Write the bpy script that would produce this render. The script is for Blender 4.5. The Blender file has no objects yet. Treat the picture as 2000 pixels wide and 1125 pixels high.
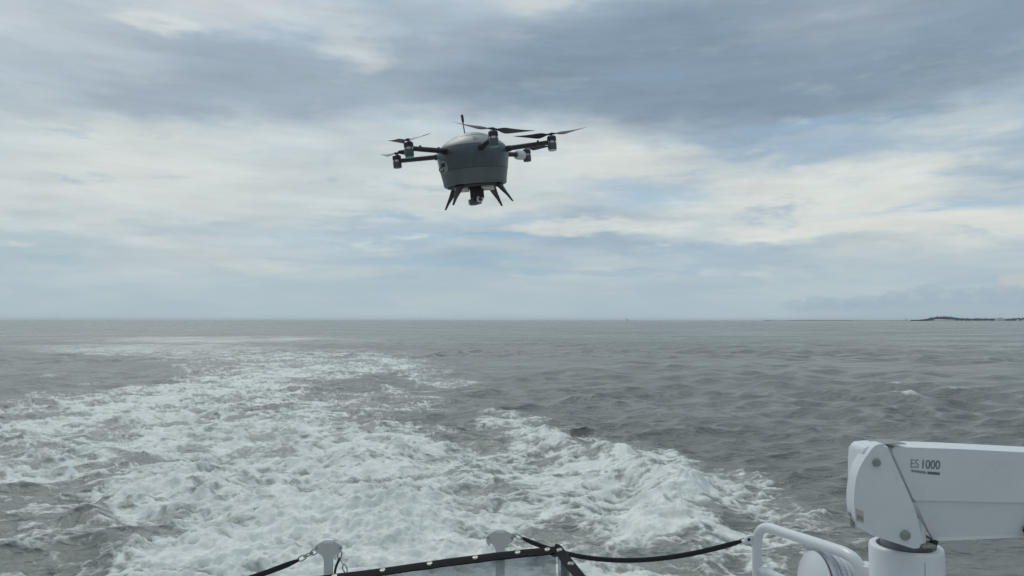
import bpy, bmesh, math, random
import numpy as np
from mathutils import Vector, Matrix
R = math.radians
random.seed(7)
sc = bpy.context.scene
col = sc.collection

# ---------------------------------------------------------------- camera
H = 4.5                      # eye above the water
F = 1450.0                   # focal length in photo pixels (photo 2000 x 1125)
PITCH = math.atan(62.5 / F)
cam_d = bpy.data.cameras.new('camera')
cam = bpy.data.objects.new('camera', cam_d); col.objects.link(cam)
cam_d.sensor_width = 36.0
cam_d.lens = 36.0 * F / 2000.0
cam_d.clip_start = 0.05; cam_d.clip_end = 100000
cam.location = (0, 0, H)
cam.rotation_euler = (R(90) + PITCH, 0, 0)
sc.camera = cam
CP, SP = math.cos(PITCH), math.sin(PITCH)

def ray(px, py):
    """direction through a photo pixel, with unit length along the optical axis"""
    a, b = (px - 1000.0) / F, (562.5 - py) / F
    return Vector((a, CP - b * SP, SP + b * CP))
def P(px, py, depth):
    return Vector((0, 0, H)) + ray(px, py) * depth

# ---------------------------------------------------------------- view / render
sc.view_settings.view_transform = 'Standard'
sc.view_settings.look = 'None'
sc.view_settings.exposure = 0.12
sc.view_settings.gamma = 1.0
sc.render.engine = 'CYCLES'
sc.cycles.use_denoising = True
sc.cycles.max_bounces = 5
sc.cycles.diffuse_bounces = 2
sc.cycles.glossy_bounces = 3
sc.cycles.volume_bounces = 1
sc.cycles.use_adaptive_sampling = True
sc.cycles.adaptive_threshold = 0.02
sc.cycles.transparent_max_bounces = 12
sc.cycles.caustics_reflective = False
sc.cycles.caustics_refractive = False

# ---------------------------------------------------------------- sky
SUN_EL, SUN_AZ = 52.0, -28.0        # degrees; azimuth from +Y towards +X
def lin(c):
    return tuple(((v / 255.0) / 12.92 if v <= 10.3 else ((v / 255.0 + 0.055) / 1.055) ** 2.4) for v in c)

world = bpy.data.worlds.new('World'); sc.world = world; world.use_nodes = True
world.cycles.sampling_method = 'NONE'      # a smooth sky needs no importance map
wt = world.node_tree; wt.nodes.clear()
def N(tree, typ, **kw):
    n = tree.nodes.new(typ)
    for k, v in kw.items():
        if k.startswith('i_'):
            n.inputs[k[2:].replace('_', ' ')].default_value = v
        else:
            setattr(n, k, v)
    return n
def build_sky():
    t = wt; L = t.links.new
    def math_(op, a, b=None, c=None):
        n = N(t, 'ShaderNodeMath', operation=op)
        for i, v in enumerate((a, b, c)):
            if v is None: continue
            if isinstance(v, (int, float)): n.inputs[i].default_value = v
            else: L(v, n.inputs[i])
        return n.outputs[0]
    def vmath(op, a, b=None, c=None, out=0):
        n = N(t, 'ShaderNodeVectorMath', operation=op)
        for i, v in enumerate((a, b, c)):
            if v is None: continue
            if isinstance(v, (tuple, list)): n.inputs[i].default_value = v
            else: L(v, n.inputs[i])
        return n.outputs[out]
    def maprange(v, a, b, c=0.0, d=1.0, kind='SMOOTHSTEP'):
        n = N(t, 'ShaderNodeMapRange', interpolation_type=kind)
        L(v, n.inputs[0])
        for i, q in enumerate((a, b, c, d)): n.inputs[1 + i].default_value = q
        return n.outputs[0]
    def mix(f, a, b):
        n = N(t, 'ShaderNodeMix', data_type='RGBA')
        for i, v in ((0, f), (6, a), (7, b)):
            if isinstance(v, (int, float)): n.inputs[i].default_value = v
            elif isinstance(v, tuple): n.inputs[i].default_value = (*v, 1)
            else: L(v, n.inputs[i])
        return n.outputs[2]
    def noise(vec, scale, detail=5, rough=0.55, dist=0.0, out=0):
        n = N(t, 'ShaderNodeTexNoise'); L(vec, n.inputs['Vector'])
        n.inputs['Scale'].default_value = scale; n.inputs['Detail'].default_value = detail
        n.inputs['Roughness'].default_value = rough; n.inputs['Distortion'].default_value = dist
        return n.outputs[out]
    d = N(t, 'ShaderNodeTexCoord').outputs['Generated']
    sep = N(t, 'ShaderNodeSeparateXYZ'); L(d, sep.inputs[0])
    az = math_('MULTIPLY', math_('ARCTAN2', sep.outputs[0], sep.outputs[1]), 180 / math.pi)
    el = math_('MULTIPLY', math_('ARCSINE', sep.outputs[2]), 180 / math.pi)
    # coordinates on a cloud deck overhead (perspective makes streaks near the horizon)
    zz = math_('ADD', math_('MAXIMUM', sep.outputs[2], 0.0), 0.13)
    plane = N(t, 'ShaderNodeCombineXYZ')
    L(math_('DIVIDE', sep.outputs[0], zz), plane.inputs[0]); L(math_('DIVIDE', sep.outputs[1], zz), plane.inputs[1])
    pl = plane.outputs[0]
    ae = N(t, 'ShaderNodeCombineXYZ'); L(az, ae.inputs[0]); L(el, ae.inputs[1])
    # warp of the angular coordinates by cloud deck noise
    w1 = vmath('SUBTRACT', noise(pl, 0.9, 3, 0.6, 0.0, 1), (0.5, 0.5, 0.5))
    aes = vmath('MULTIPLY', ae.outputs[0], (0.05, 0.17, 0))
    w2 = vmath('SUBTRACT', noise(aes, 2.3, 5, 0.64, 0.0, 1), (0.5, 0.5, 0.5))
    warp = vmath('ADD', vmath('MULTIPLY', w1, (9.0, 3.6, 0)), vmath('MULTIPLY', w2, (12.0, 3.6, 0)))
    fade = maprange(el, 0.0, 9.0, 0.15, 1.0)
    sc_ = N(t, 'ShaderNodeVectorMath', operation='SCALE'); L(warp, sc_.inputs[0]); L(fade, sc_.inputs[3])
    q = vmath('ADD', ae.outputs[0], sc_.outputs[0])
    # clear sky
    sky = N(t, 'ShaderNodeTexSky', sky_type='NISHITA', sun_disc=False)
    sky.sun_elevation = R(SUN_EL); sky.sun_rotation = R(SUN_AZ); sky.air_density = 1.0; sky.dust_density = 2.0; sky.ozone_density = 1.5
    clear = vmath('MULTIPLY', sky.outputs[0], (0.075, 0.075, 0.075))
    # thin veil + haze towards the horizon
    c = mix(0.80, clear, lin((158, 181, 197)))
    gen = noise(pl, 0.55, 4, 0.58)
    c = mix(maprange(gen, 0.42, 0.62, 0.0, 0.85), c, lin((193, 201, 202)))
    c = mix(maprange(noise(pl, 0.38, 3, 0.55), 0.5, 0.68, 0.0, 0.8), c, lin((142, 160, 175)))
    inframe = None
    def blob(px, py, rx, ry, rgb, a=0.9, soft=0.0, rot=0.0):
        nonlocal c
        v = ray(px, py).normalized()
        A = math.degrees(math.atan2(v.x, v.y)); E = math.degrees(math.asin(v.z))
        k = 180 / math.pi / F
        sx, sy = rx * k, ry * k
        ln = vmath('LENGTH', vmath('MULTIPLY_ADD', q, (1 / sx, 1 / sy, 0), (-A / sx, -E / sy, 0)), out=1)
        c = mix(maprange(ln, 1.0, soft, 0.0, a), c, lin(rgb))
    for b in SKY_BLOBS: blob(*b)
    # broken smaller cloud: bright scraps and blue rifts
    sc1 = noise(vmath('ADD', vmath('MULTIPLY', ae.outputs[0], (0.055, 0.20, 0)), vmath('MULTIPLY', w1, (0.5, 0.5, 0))), 2.2, 6, 0.62)
    hi = maprange(el, 11.0, 15.5, 1.0, 0.22)
    c = mix(math_('MULTIPLY', hi, maprange(sc1, 0.54, 0.68, 0.0, 0.55)), c, lin((208, 213, 210)))
    c = mix(math_('MULTIPLY', hi, maprange(sc1, 0.44, 0.30, 0.0, 0.55)), c, lin((146, 170, 190)))
    # fine streaky mottling
    st = noise(vmath('MULTIPLY', ae.outputs[0], (0.06, 0.42, 0)), 1.5, 5, 0.62)
    st2 = noise(pl, 2.6, 4, 0.62)
    mod = math_('ADD', maprange(st, 0.25, 0.75, -0.10, 0.10, 'LINEAR'), maprange(st2, 0.25, 0.75, -0.075, 0.075, 'LINEAR'))
    mod = math_('MULTIPLY', mod, maprange(el, 0.5, 7.0, 0.25, 1.0))
    mod = math_('ADD', mod, 1.0)
    cs = N(t, 'ShaderNodeVectorMath', operation='SCALE'); L(c, cs.inputs[0]); L(mod, cs.inputs[3])
    # haze at the horizon
    hz = maprange(el, 0.0, 6.5, 0.86, 0.0)
    c2 = mix(hz, cs.outputs[0], lin((168, 186, 194)))
    # distant cumulus bank standing in the haze
    lw = vmath('SUBTRACT', noise(vmath('MULTIPLY', ae.outputs[0], (0.9, 1.2, 0)), 1.0, 4, 0.6, 0.0, 1), (0.5, 0.5, 0.5))
    q = vmath('ADD', ae.outputs[0], vmath('MULTIPLY', lw, (1.5, 0.9, 0)))
    c = c2
    for b in LOW_BANK: blob(*b)
    c2 = c
    bg = N(t, 'ShaderNodeBackground'); L(c2, bg.inputs[0]); bg.inputs[1].default_value = 1.0
    out = N(t, 'ShaderNodeOutputWorld'); L(bg.outputs[0], out.inputs[0])
DK, MD, CR, BR, BL = (127, 146, 164), (150, 165, 178), (206, 211, 207), (217, 222, 220), (154, 180, 199)
SKY_BLOBS = [
    # px, py, rx, ry, colour, alpha, soft(inner radius fraction), rotation
    (300, 330, 620, 190, CR, 0.85, 0.1, 0),
    (900, 330, 420, 130, CR, 0.6, 0.1, 0),
    (1600, 380, 600, 130, CR, 0.8, 0.1, 0),
    (400, 150, 470, 105, MD, 0.9, 0.5, -4),
    (900, 125, 380, 125, MD, 0.9, 0.45, 0),
    (1520, 105, 720, 165, DK, 0.97, 0.5, 0),
    (1150, 170, 420, 90, DK, 0.8, 0.2, 0),
    (60, 60, 300, 110, (182, 193, 200), 0.7, 0.2, 0),
    (430, 12, 400, 50, (196, 203, 205), 0.8, 0.2, 0),
    (275, 30, 110, 22, BR, 0.6, 0.1, 0),
    (690, 92, 105, 50, (200, 207, 208), 0.7, 0.0, 0),
    (1080, -5, 170, 28, (196, 204, 207), 0.8, 0.1, 0),
    (1650, 20, 300, 80, (154, 167, 178), 0.7, 0.0, 0),
    (30, 210, 140, 40, (165, 178, 188), 0.6, 0.1, 0),
    # light sweep above and below the drone level
    (1240, 310, 220, 40, CR, 0.9, 0.3, -8),
    (1560, 370, 330, 56, (207, 212, 208), 0.88, 0.45, 0),
    (1280, 370, 170, 48, BL, 0.75, 0.1, -6),
    (1580, 285, 360, 28, (150, 173, 193), 0.75, 0.2, -2),
    (1600, 235, 220, 22, (137, 163, 185), 0.7, 0.1, -6),
    (1900, 225, 180, 44, (186, 197, 201), 0.75, 0.2, -6),
    (1860, 300, 110, 34, CR, 0.85, 0.2, 0),
    (1960, 330, 110, 30, (150, 173, 190), 0.7, 0.1, 0),
    (1900, 392, 160, 14, BL, 0.7, 0.2, 0),
    (1720, 450, 420, 38, (209, 213, 208), 0.9, 0.4, 3),
    (1150, 445, 260, 24, (204, 210, 207), 0.85, 0.4, 0),
    (1420, 480, 420, 20, (153, 174, 190), 0.75, 0.2, 0),
    (1000, 400, 200, 22, (201, 208, 206), 0.6, 0.1, 0),
    (740, 408, 120, 16, (156, 178, 193), 0.8, 0.2, -3),
    (820, 512, 380, 14, (146, 176, 195), 0.8, 0.2, -2),
    (980, 468, 180, 9, (148, 180, 203), 0.8, 0.1, -2),
    (1150, 528, 330, 10, (150, 178, 195), 0.7, 0.2, -2),
    (820, 461, 70, 8, (205, 214, 216), 0.5, 0.0, -2),
    (400, 440, 260, 22, (170, 186, 195), 0.7, 0.1, 0),
    (100, 480, 260, 50, (166, 184, 192), 0.7, 0.1, 0),
    (100, 505, 90, 10, (146, 178, 190), 0.7, 0.1, 0),
    (450, 505, 420, 45, (180, 190, 194), 0.6, 0.1, 0),
    (1330, 545, 240, 16, (183, 193, 197), 0.6, 0.1, 0),
    (1750, 520, 260, 30, (172, 186, 194), 0.6, 0.1, 0),
]
LOW_BANK = [(1990, 548, 34, 20, (182, 189, 191), 0.8, 0.6), (1970, 556, 26, 12, (180, 188, 191), 0.7, 0.6)] + [
    (x, y, r, h, (152, 171, 183), 0.45, 0.7) for x, y, r, h in ((1560, 596, 40, 12), (1600, 590, 26, 14), (1640, 594, 40, 14), (1700, 590, 50, 16), (1745, 582, 26, 14), (1790, 584, 40, 20), (1812, 566, 22, 12), (1850, 580, 40, 18), (1905, 576, 36, 18), (1950, 574, 34, 20), (2000, 582, 60, 22), (2080, 580, 80, 26), (1800, 606, 260, 20))]
build_sky()

sun_d = bpy.data.lights.new('sun', 'SUN'); sun = bpy.data.objects.new('sun', sun_d); col.objects.link(sun)
sun_d.energy = 0.9; sun_d.angle = R(25); sun_d.color = (1.0, 0.97, 0.92)
sd = Vector((math.sin(R(SUN_AZ)) * math.cos(R(SUN_EL)), math.cos(R(SUN_AZ)) * math.cos(R(SUN_EL)), math.sin(R(SUN_EL))))
sun.rotation_euler = sd.to_track_quat('Z', 'Y').to_euler()

# ---------------------------------------------------------------- material helpers
def new_mat(name):
    m = bpy.data.materials.new(name); m.use_nodes = True
    return m, m.node_tree, m.node_tree.nodes['Principled BSDF']
def mat(name, rgb, rough=0.5, metal=0.0, var=0.08, scale=12.0, bump=0.0, coat=0.0, dirt=None, spec=0.5):
    """painted / plastic / metal surface with slight colour and roughness variation"""
    m, t, b = new_mat(name); L = t.links.new
    tc = t.nodes.new('ShaderNodeTexCoord')
    n = N(t, 'ShaderNodeTexNoise'); L(tc.outputs['Object'], n.inputs['Vector'])
    n.inputs['Scale'].default_value = scale; n.inputs['Detail'].default_value = 6; n.inputs['Roughness'].default_value = 0.65
    mr = N(t, 'ShaderNodeMapRange'); L(n.outputs[0], mr.inputs[0])
    mr.inputs[1].default_value = 0.3; mr.inputs[2].default_value = 0.7; mr.inputs[3].default_value = 1 - var; mr.inputs[4].default_value = 1 + var
    vs = N(t, 'ShaderNodeVectorMath', operation='SCALE'); vs.inputs[0].default_value = rgb; L(mr.outputs[0], vs.inputs[3])
    colr = vs.outputs[0]
    if dirt:
        n2 = N(t, 'ShaderNodeTexNoise'); L(tc.outputs['Object'], n2.inputs['Vector'])
        n2.inputs['Scale'].default_value = scale * 2.7; n2.inputs['Detail'].default_value = 8; n2.inputs['Roughness'].default_value = 0.7
        m2 = N(t, 'ShaderNodeMapRange'); L(n2.outputs[0], m2.inputs[0])
        m2.inputs[1].default_value = 0.56; m2.inputs[2].default_value = 0.75; m2.inputs[4].default_value = dirt[1]
        mx = N(t, 'ShaderNodeMix', data_type='RGBA'); L(m2.outputs[0], mx.inputs[0]); L(colr, mx.inputs[6]); mx.inputs[7].default_value = (*dirt[0], 1)
        colr = mx.outputs[2]
    L(colr, b.inputs['Base Color'])
    r2 = N(t, 'ShaderNodeMapRange'); L(n.outputs[0], r2.inputs[0])
    r2.inputs[1].default_value = 0.3; r2.inputs[2].default_value = 0.7; r2.inputs[3].default_value = max(0.02, rough - 0.07); r2.inputs[4].default_value = min(1, rough + 0.07)
    L(r2.outputs[0], b.inputs['Roughness'])
    b.inputs['Metallic'].default_value = metal
    b.inputs['Coat Weight'].default_value = coat; b.inputs['Coat Roughness'].default_value = 0.15
    b.inputs['Specular IOR Level'].default_value = spec
    if bump:
        bp = N(t, 'ShaderNodeBump'); bp.inputs['Strength'].default_value = bump; bp.inputs['Distance'].default_value = 0.002
        n3 = N(t, 'ShaderNodeTexNoise'); L(tc.outputs['Object'], n3.inputs['Vector']); n3.inputs['Scale'].default_value = scale * 12; n3.inputs['Detail'].default_value = 3
        L(n3.outputs[0], bp.inputs['Height']); L(bp.outputs[0], b.inputs['Normal'])
    return m

# ---------------------------------------------------------------- numpy noise
def _hash(ix, iy, seed):
    h = (ix.astype(np.int64) * 374761393 + iy.astype(np.int64) * 668265263 + seed * 974634777) & 0xffffffff
    h = ((h ^ (h >> 13)) * 1274126177) & 0xffffffff
    h = (h ^ (h >> 16)) & 0xffffffff
    return h
def perlin(x, y, seed=0):
    x0 = np.floor(x); y0 = np.floor(y); fx = x - x0; fy = y - y0
    u = fx * fx * fx * (fx * (fx * 6 - 15) + 10); v = fy * fy * fy * (fy * (fy * 6 - 15) + 10)
    def g(ix, iy, dx, dy):
        a = _hash(ix, iy, seed) * (2 * np.pi / 4294967296.0)
        return np.cos(a) * dx + np.sin(a) * dy
    a = g(x0, y0, fx, fy); b = g(x0 + 1, y0, fx - 1, fy); c = g(x0, y0 + 1, fx, fy - 1); d = g(x0 + 1, y0 + 1, fx - 1, fy - 1)
    return ((a + (b - a) * u) * (1 - v) + (c + (d - c) * u) * v) * 1.5
def fbm(x, y, octv=4, seed=0, gain=0.5):
    s = 0; a = 1.0; f = 1.0; n = 0
    for i in range(octv):
        s = s + a * perlin(x * f + 17.3 * i, y * f - 9.1 * i, seed + i); n += a; a *= gain; f *= 2.03
    return s / n
def ridged(x, y, octv=4, seed=0, gain=0.5):
    s = 0; a = 1.0; f = 1.0; n = 0
    for i in range(octv):
        s = s + a * (1 - np.abs(perlin(x * f + 7.7 * i, y * f + 3.9 * i, seed + i)) * 1.6); n += a; a *= gain; f *= 2.1
    return s / n
def sstep(a, b, x):
    t_ = np.clip((x - a) / (b - a), 0, 1); return t_ * t_ * (3 - 2 * t_)

# ---------------------------------------------------------------- the sea
def wake_density(px, py):
    """foam cover of the wake, laid out from the photograph's water plane"""
    D = np.zeros_like(px)
    def g(cx, cy, rx, ry, a, rot=0.0):
        nonlocal D
        c_, s_ = math.cos(R(rot)), math.sin(R(rot))
        dx, dy = px - cx, py - cy
        u = (dx * c_ + dy * s_) / rx; v = (-dx * s_ + dy * c_) / ry
        D = np.maximum(D, a * np.exp(-(u * u + v * v) ** 1.5))
    for b in WAKE: g(*b)
    return D
WAKE = [
    (660, 1020, 340, 150, 1.45), (560, 1110, 310, 130, 1.4), (900, 1090, 380, 130, 1.05), (1150, 1110, 240, 110, 0.8),
    (480, 960, 300, 90, 0.9), (350, 1000, 170, 90, 0.95),
    (1230, 960, 150, 90, 0.85, 20), (1290, 985, 90, 90, 1.2), (1310, 1060, 70, 110, 0.8),
    (1180, 905, 190, 24, 0.95, 10), (1050, 860, 90, 26, 0.75, 25), (900, 930, 330, 70, 0.78),
    (700, 880, 380, 50, 0.88), (480, 845, 420, 50, 0.82), (280, 790, 330, 40, 0.95, -6), (470, 748, 280, 24, 0.92, -8), (700, 790, 200, 32, 0.54),
    (600, 722, 260, 16, 0.78), (560, 698, 300, 12, 0.66), (750, 704, 110, 15, 0.66, 10), (320, 682, 280, 11, 0.72), (430, 663, 320, 7, 0.6), (150, 840, 260, 60, 0.72),
    (100, 900, 260, 80, 0.6), (80, 1010, 200, 90, 0.5), (40, 1110, 160, 60, 0.5), (960, 850, 150, 30, 0.5), (840, 742, 80, 30, 0.48),
    (1450, 960, 150, 40, 0.62, 12), (1530, 1000, 110, 40, 0.62, 12), (1400, 1080, 200, 60, 0.56, 8), (1560, 1090, 160, 60, 0.45), (1640, 1020, 60, 20, 0.4),
]
def build_sea():
    # polar sheet round the boat: fine towards the stern, coarse elsewhere
    th = np.concatenate([np.linspace(-44, 44, 960), np.linspace(46, 314, 150)[1:-1]])
    th = np.radians(th)
    r = [2.0]
    while r[-1] < 20000:
        x = r[-1]
        if x < 9: dr = 0.35
        elif x < 90: dr = max(0.035, x * x / 6500)
        elif x < 500: dr = x * x / 24000
        else: dr = x * x / 11000
        dr = min(dr, x * 0.35)
        r.append(x + dr)
    r = np.array(r)
    nr, nt = len(r), len(th)
    RR, TT = np.meshgrid(r, th, indexing='ij')
    X = RR * np.sin(TT); Y = RR * np.cos(TT)
    print('sea rows', nr, 'cols', nt)
    # photo coordinates of the water plane, used to lay the wake out
    yy = np.maximum(Y, 1.0)
    ppx = 1000 + F * X / yy * 1.0; ppy = 625 + F * H / yy
    wx = fbm(X * 0.16, Y * 0.16, 3, 5) ; wy = fbm(X * 0.16, Y * 0.16, 3, 9)
    near = np.clip((ppy - 640) / 300, 0, 1)
    ppx2 = ppx + 170 * near * wx; ppy2 = ppy + 70 * near * wy
    W = wake_density(ppx2, ppy2)
    W = np.where((Y > 5) & (np.abs(TT) < R(60)), W, 0)
    # under the stern and out of the frame the churned water simply goes on to the transom
    W = np.maximum(W, np.where(Y > 0, 1.1 * np.exp(-(np.abs(X + 1.3) / 4.2) ** 3) * sstep(15, 12, Y) * sstep(2, 4.5, Y), 0))
    # --- wind sea
    rs = np.random.RandomState(3)
    drr = np.gradient(r)[:, None]
    dth = np.gradient(th)[None, :]
    cell = np.maximum(drr * np.where(RR > 80, 1.0, 0.75), np.abs(dth) * RR)
    Z = np.zeros_like(X); DX = np.zeros_like(X); DY = np.zeros_like(X)
    nw = 84
    lam = np.exp(np.linspace(np.log(0.42), np.log(9.0), nw))
    gx = np.clip(0.82 + 0.7 * fbm(X * 0.06, Y * 0.06, 3, 31) + 0.4 * fbm(X * 0.012, Y * 0.02, 2, 37), 0.35, 1.5)        # gusty patches
    for i in range(nw):
        l = lam[i] * rs.uniform(0.93, 1.07); k = 2 * np.pi / l
        a = 0.0074 * l * rs.uniform(0.4, 1.4) * (1.4 if l < 1.6 else 1.4 * (1.6 / l) ** 0.5)
        an = R(90 + 12) + rs.normal(0, R(40 if l < 3.5 else 58)) + (np.pi if rs.rand() < 0.5 else 0)
        kx, ky = np.cos(an), np.sin(an)
        ph = rs.uniform(0, 2 * np.pi)
        w = np.clip((l / cell - 3.0) / 3.0, 0, 1)
        if w.max() <= 0: continue
        arg = k * (kx * X + ky * Y) + ph
        aw = a * w * gx
        Z += aw * np.sin(arg); c_ = np.cos(arg) * aw
        DX += 1.25 * c_ * kx; DY += 1.25 * c_ * ky
    calm = 1 - 0.45 * np.clip(W, 0, 1)
    Z *= calm; DX *= calm; DY *= calm
    # --- churned water of the wake
    lim = np.clip((0.9 / cell - 1.5) / 2, 0, 1)
    Wc = np.clip(W, 0, 1.2)
    turb = ridged(X * 0.55, Y * 0.55, 3, 41) - 0.55
    turb2 = ridged(X * 1.7, Y * 1.7, 3, 57, 0.55) - 0.55
    Z += Wc * (0.30 * turb + 0.11 * turb2 * lim)
    core = np.clip((W - 0.85) / 0.4, 0, 1)
    bil = 1 - np.abs(fbm(X * 0.9, Y * 0.9, 4, 71, 0.55)) * 2.4
    Z += core * (0.10 + 0.11 * bil * lim + 0.07 * lim * fbm(X * 3.1, Y * 3.1, 3, 171, 0.6))
    # curling stern wave on the right of the wake
    def crest(pts, hgt, wid):
        nonlocal Z
        best = np.full_like(X, 1e9); tt = np.zeros_like(X)
        n = len(pts) - 1
        wxx = X + 0.5 * wx; wyy = Y + 0.5 * wy
        for i in range(n):
            (ax, ay), (bx, by) = pts[i], pts[i + 1]
            ux, uy = bx - ax, by - ay; q = ux * ux + uy * uy
            s = np.clip(((wxx - ax) * ux + (wyy - ay) * uy) / q, 0, 1)
            d = np.hypot(wxx - ax - s * ux, wyy - ay - s * uy)
            m = d < best; best = np.where(m, d, best); tt = np.where(m, (i + s) / n, tt)
        Z += hgt * np.exp(-(best / wid) ** 2) * (0.35 + 0.65 * np.sin(np.pi * np.clip(tt, 0.05, 0.95)))
    wpt = lambda px, py: ((px - 1000) / F * F * H / (py - 625), F * H / (py - 625))
    crest([wpt(*p) for p in ((1000, 835), (1100, 872), (1240, 905), (1320, 950), (1355, 1010), (1330, 1080))], 0.42, 0.75)
    crest([wpt(*p) for p in ((230, 960), (205, 1010), (270, 1080), (320, 1130))], 0.22, 0.5)
    # --- foam: lacy web whose threshold follows the wake
    ax_, ay_ = X + 0.35 * fbm(X * 0.9, Y * 0.9, 3, 81), Y + 0.35 * fbm(X * 0.9, Y * 0.9, 3, 91)
    web = ridged(ax_ * 0.58, ay_ * 1.0, 5, 101, 0.66)
    web2 = ridged(ax_ * 1.8, ay_ * 3.0, 4, 131, 0.66)
    blot = fbm(X * 0.33, Y * 0.33, 4, 151)
    pat = 0.46 * web + 0.36 * web2 + 0.30 * blot
    pat = (pat - pat.mean()) / pat.std()
    thr = 1.9 - 2.75 * np.clip(W, 0, 1.3)
    foam = sstep(-1.3, 1.5, pat - thr) * sstep(0.05, 0.35, W)
    # whitecaps on the steepest wind waves, here and there
    cap = sstep(2.9, 3.6, Z / (Z[(RR > 20) & (RR < 60)].std() + 1e-6) + 0.8 * web2) * (W < 0.2) * (RR < 300) * 0.6
    foam = np.clip(np.maximum(foam, cap), 0, 1)
    Z += 0.035 * foam * lim * (0.5 + web2)
    far_ = sstep(80, 170, RR); foam = foam * (1 - far_) + far_ * np.clip(1.1 * W * (0.65 + 0.9 * fbm(X * 0.08, Y * 0.03, 3, 201)), 0, 1)
    near_only = (RR < 9)
    Z = np.where(near_only, np.minimum(Z, 0.15), Z)
    co = np.empty((nr * nt + 1, 3), np.float32)
    co[:-1, 0] = (X + DX).ravel(); co[:-1, 1] = (Y + DY).ravel(); co[:-1, 2] = Z.ravel(); co[-1] = (0, 0, 0)
    ii = np.arange(nr - 1)[:, None] * nt; jj = np.arange(nt)[None, :]; j2 = (jj + 1) % nt
    quads = np.stack([ii + jj, ii + j2, ii + nt + j2, ii + nt + jj], -1).reshape(-1, 4)[:, ::-1]
    j = np.arange(nt); c0 = nr * nt
    tris = np.stack([np.full(nt, c0), (j + 1) % nt, j], -1)
    me = bpy.data.meshes.new('sea')
    me.vertices.add(len(co)); me.vertices.foreach_set('co', co.ravel())
    nl = quads.size + tris.size
    me.loops.add(nl); me.loops.foreach_set('vertex_index', np.concatenate([quads.ravel(), tris.ravel()]).astype(np.int32))
    npoly = len(quads) + len(tris)
    me.polygons.add(npoly)
    ls = np.concatenate([np.arange(len(quads)) * 4, quads.size + np.arange(len(tris)) * 3]).astype(np.int32)
    me.polygons.foreach_set('loop_start', ls)
    me.polygons.foreach_set('use_smooth', np.ones(npoly, bool))
    me.update(); me.validate()
    at = me.attributes.new('foam', 'FLOAT', 'POINT')
    at.data.foreach_set('value', np.append(foam.ravel(), 0).astype(np.float32))
    at = me.attributes.new('wake', 'FLOAT', 'POINT')
    at.data.foreach_set('value', np.append(np.clip(W, 0, 1.3).ravel(), 0).astype(np.float32))
    o = bpy.data.objects.new('sea', me); col.objects.link(o)
    o['kind'] = 'structure'; o['label'] = 'choppy grey green sea with the white foaming wake of the boat'
    # --- material
    m, t, b = new_mat('sea_water'); L = t.links.new
    geo = N(t, 'ShaderNodeNewGeometry')
    fo = N(t, 'ShaderNodeAttribute', attribute_name='foam'); wk = N(t, 'ShaderNodeAttribute', attribute_name='wake')
    def noise(scale, detail, rough, dist=0.0, sx=1.0, sy=1.0):
        mp = N(t, 'ShaderNodeMapping'); L(geo.outputs['Position'], mp.inputs[0]); mp.inputs['Scale'].default_value = (sx, sy, 1)
        n = N(t, 'ShaderNodeTexNoise'); L(mp.outputs[0], n.inputs['Vector'])
        n.inputs['Scale'].default_value = scale; n.inputs['Detail'].default_value = detail; n.inputs['Roughness'].default_value = rough; n.inputs['Distortion'].default_value = dist
        return n.outputs[0]
    def mr(v, a, b_, c=0.0, d=1.0, kind='LINEAR'):
        n = N(t, 'ShaderNodeMapRange', interpolation_type=kind); L(v, n.inputs[0])
        for i, q in enumerate((a, b_, c, d)): n.inputs[1 + i].default_value = q
        return n.outputs[0]
    def mth(op, a, b_):
        n = N(t, 'ShaderNodeMath', operation=op)
        for i, v in enumerate((a, b_)):
            if isinstance(v, (int, float)): n.inputs[i].default_value = v
            else: L(v, n.inputs[i])
        return n.outputs[0]
    fine = noise(7.0, 6, 0.65, 0.6)
    fsum = mth('ADD', fo.outputs['Fac'], mr(fine, 0.25, 0.75, -0.28, 0.28))
    fmask = mr(fsum, 0.12, 0.90, 0.0, 0.96, 'LINEAR')
    fmask = mth('MULTIPLY', fmask, mr(fo.outputs['Fac'], 0.02, 0.2))
    # milky aerated water inside the wake
    wcol = N(t, 'ShaderNodeMix', data_type='RGBA'); L(mr(wk.outputs['Fac'], 0.2, 0.85, 0.0, 0.97), wcol.inputs[0])
    wcol.inputs[6].default_value = (0.215, 0.221, 0.203, 1); wcol.inputs[7].default_value = (0.45, 0.46, 0.425, 1)
    sil = N(t, 'ShaderNodeMix', data_type='RGBA'); L(mr(noise(0.06, 3, 0.5), 0.4, 0.65, 0.0, 0.5), sil.inputs[0]); L(wcol.outputs[2], sil.inputs[6]); sil.inputs[7].default_value = (0.228, 0.228, 0.204, 1)
    L(sil.outputs[2], b.inputs['Base Color'])
    L(mr(noise(0.035, 4, 0.6, 0.3, 0.5, 1.6), 0.38, 0.62, 0.18, 0.34), b.inputs['Roughness']); b.inputs['IOR'].default_value = 1.33
    bp = N(t, 'ShaderNodeBump'); bp.inputs['Strength'].default_value = 1.0; bp.inputs['Distance'].default_value = 0.10
    L(noise(2.2, 7, 0.68, 0.3, 0.7, 1.25), bp.inputs['Height'])
    bp2 = N(t, 'ShaderNodeBump'); bp2.inputs['Strength'].default_value = 1.0; bp2.inputs['Distance'].default_value = 0.5
    L(noise(0.45, 3, 0.5, 0.3, 0.7, 1.2), bp2.inputs['Height']); L(bp2.outputs[0], bp.inputs['Normal'])
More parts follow.
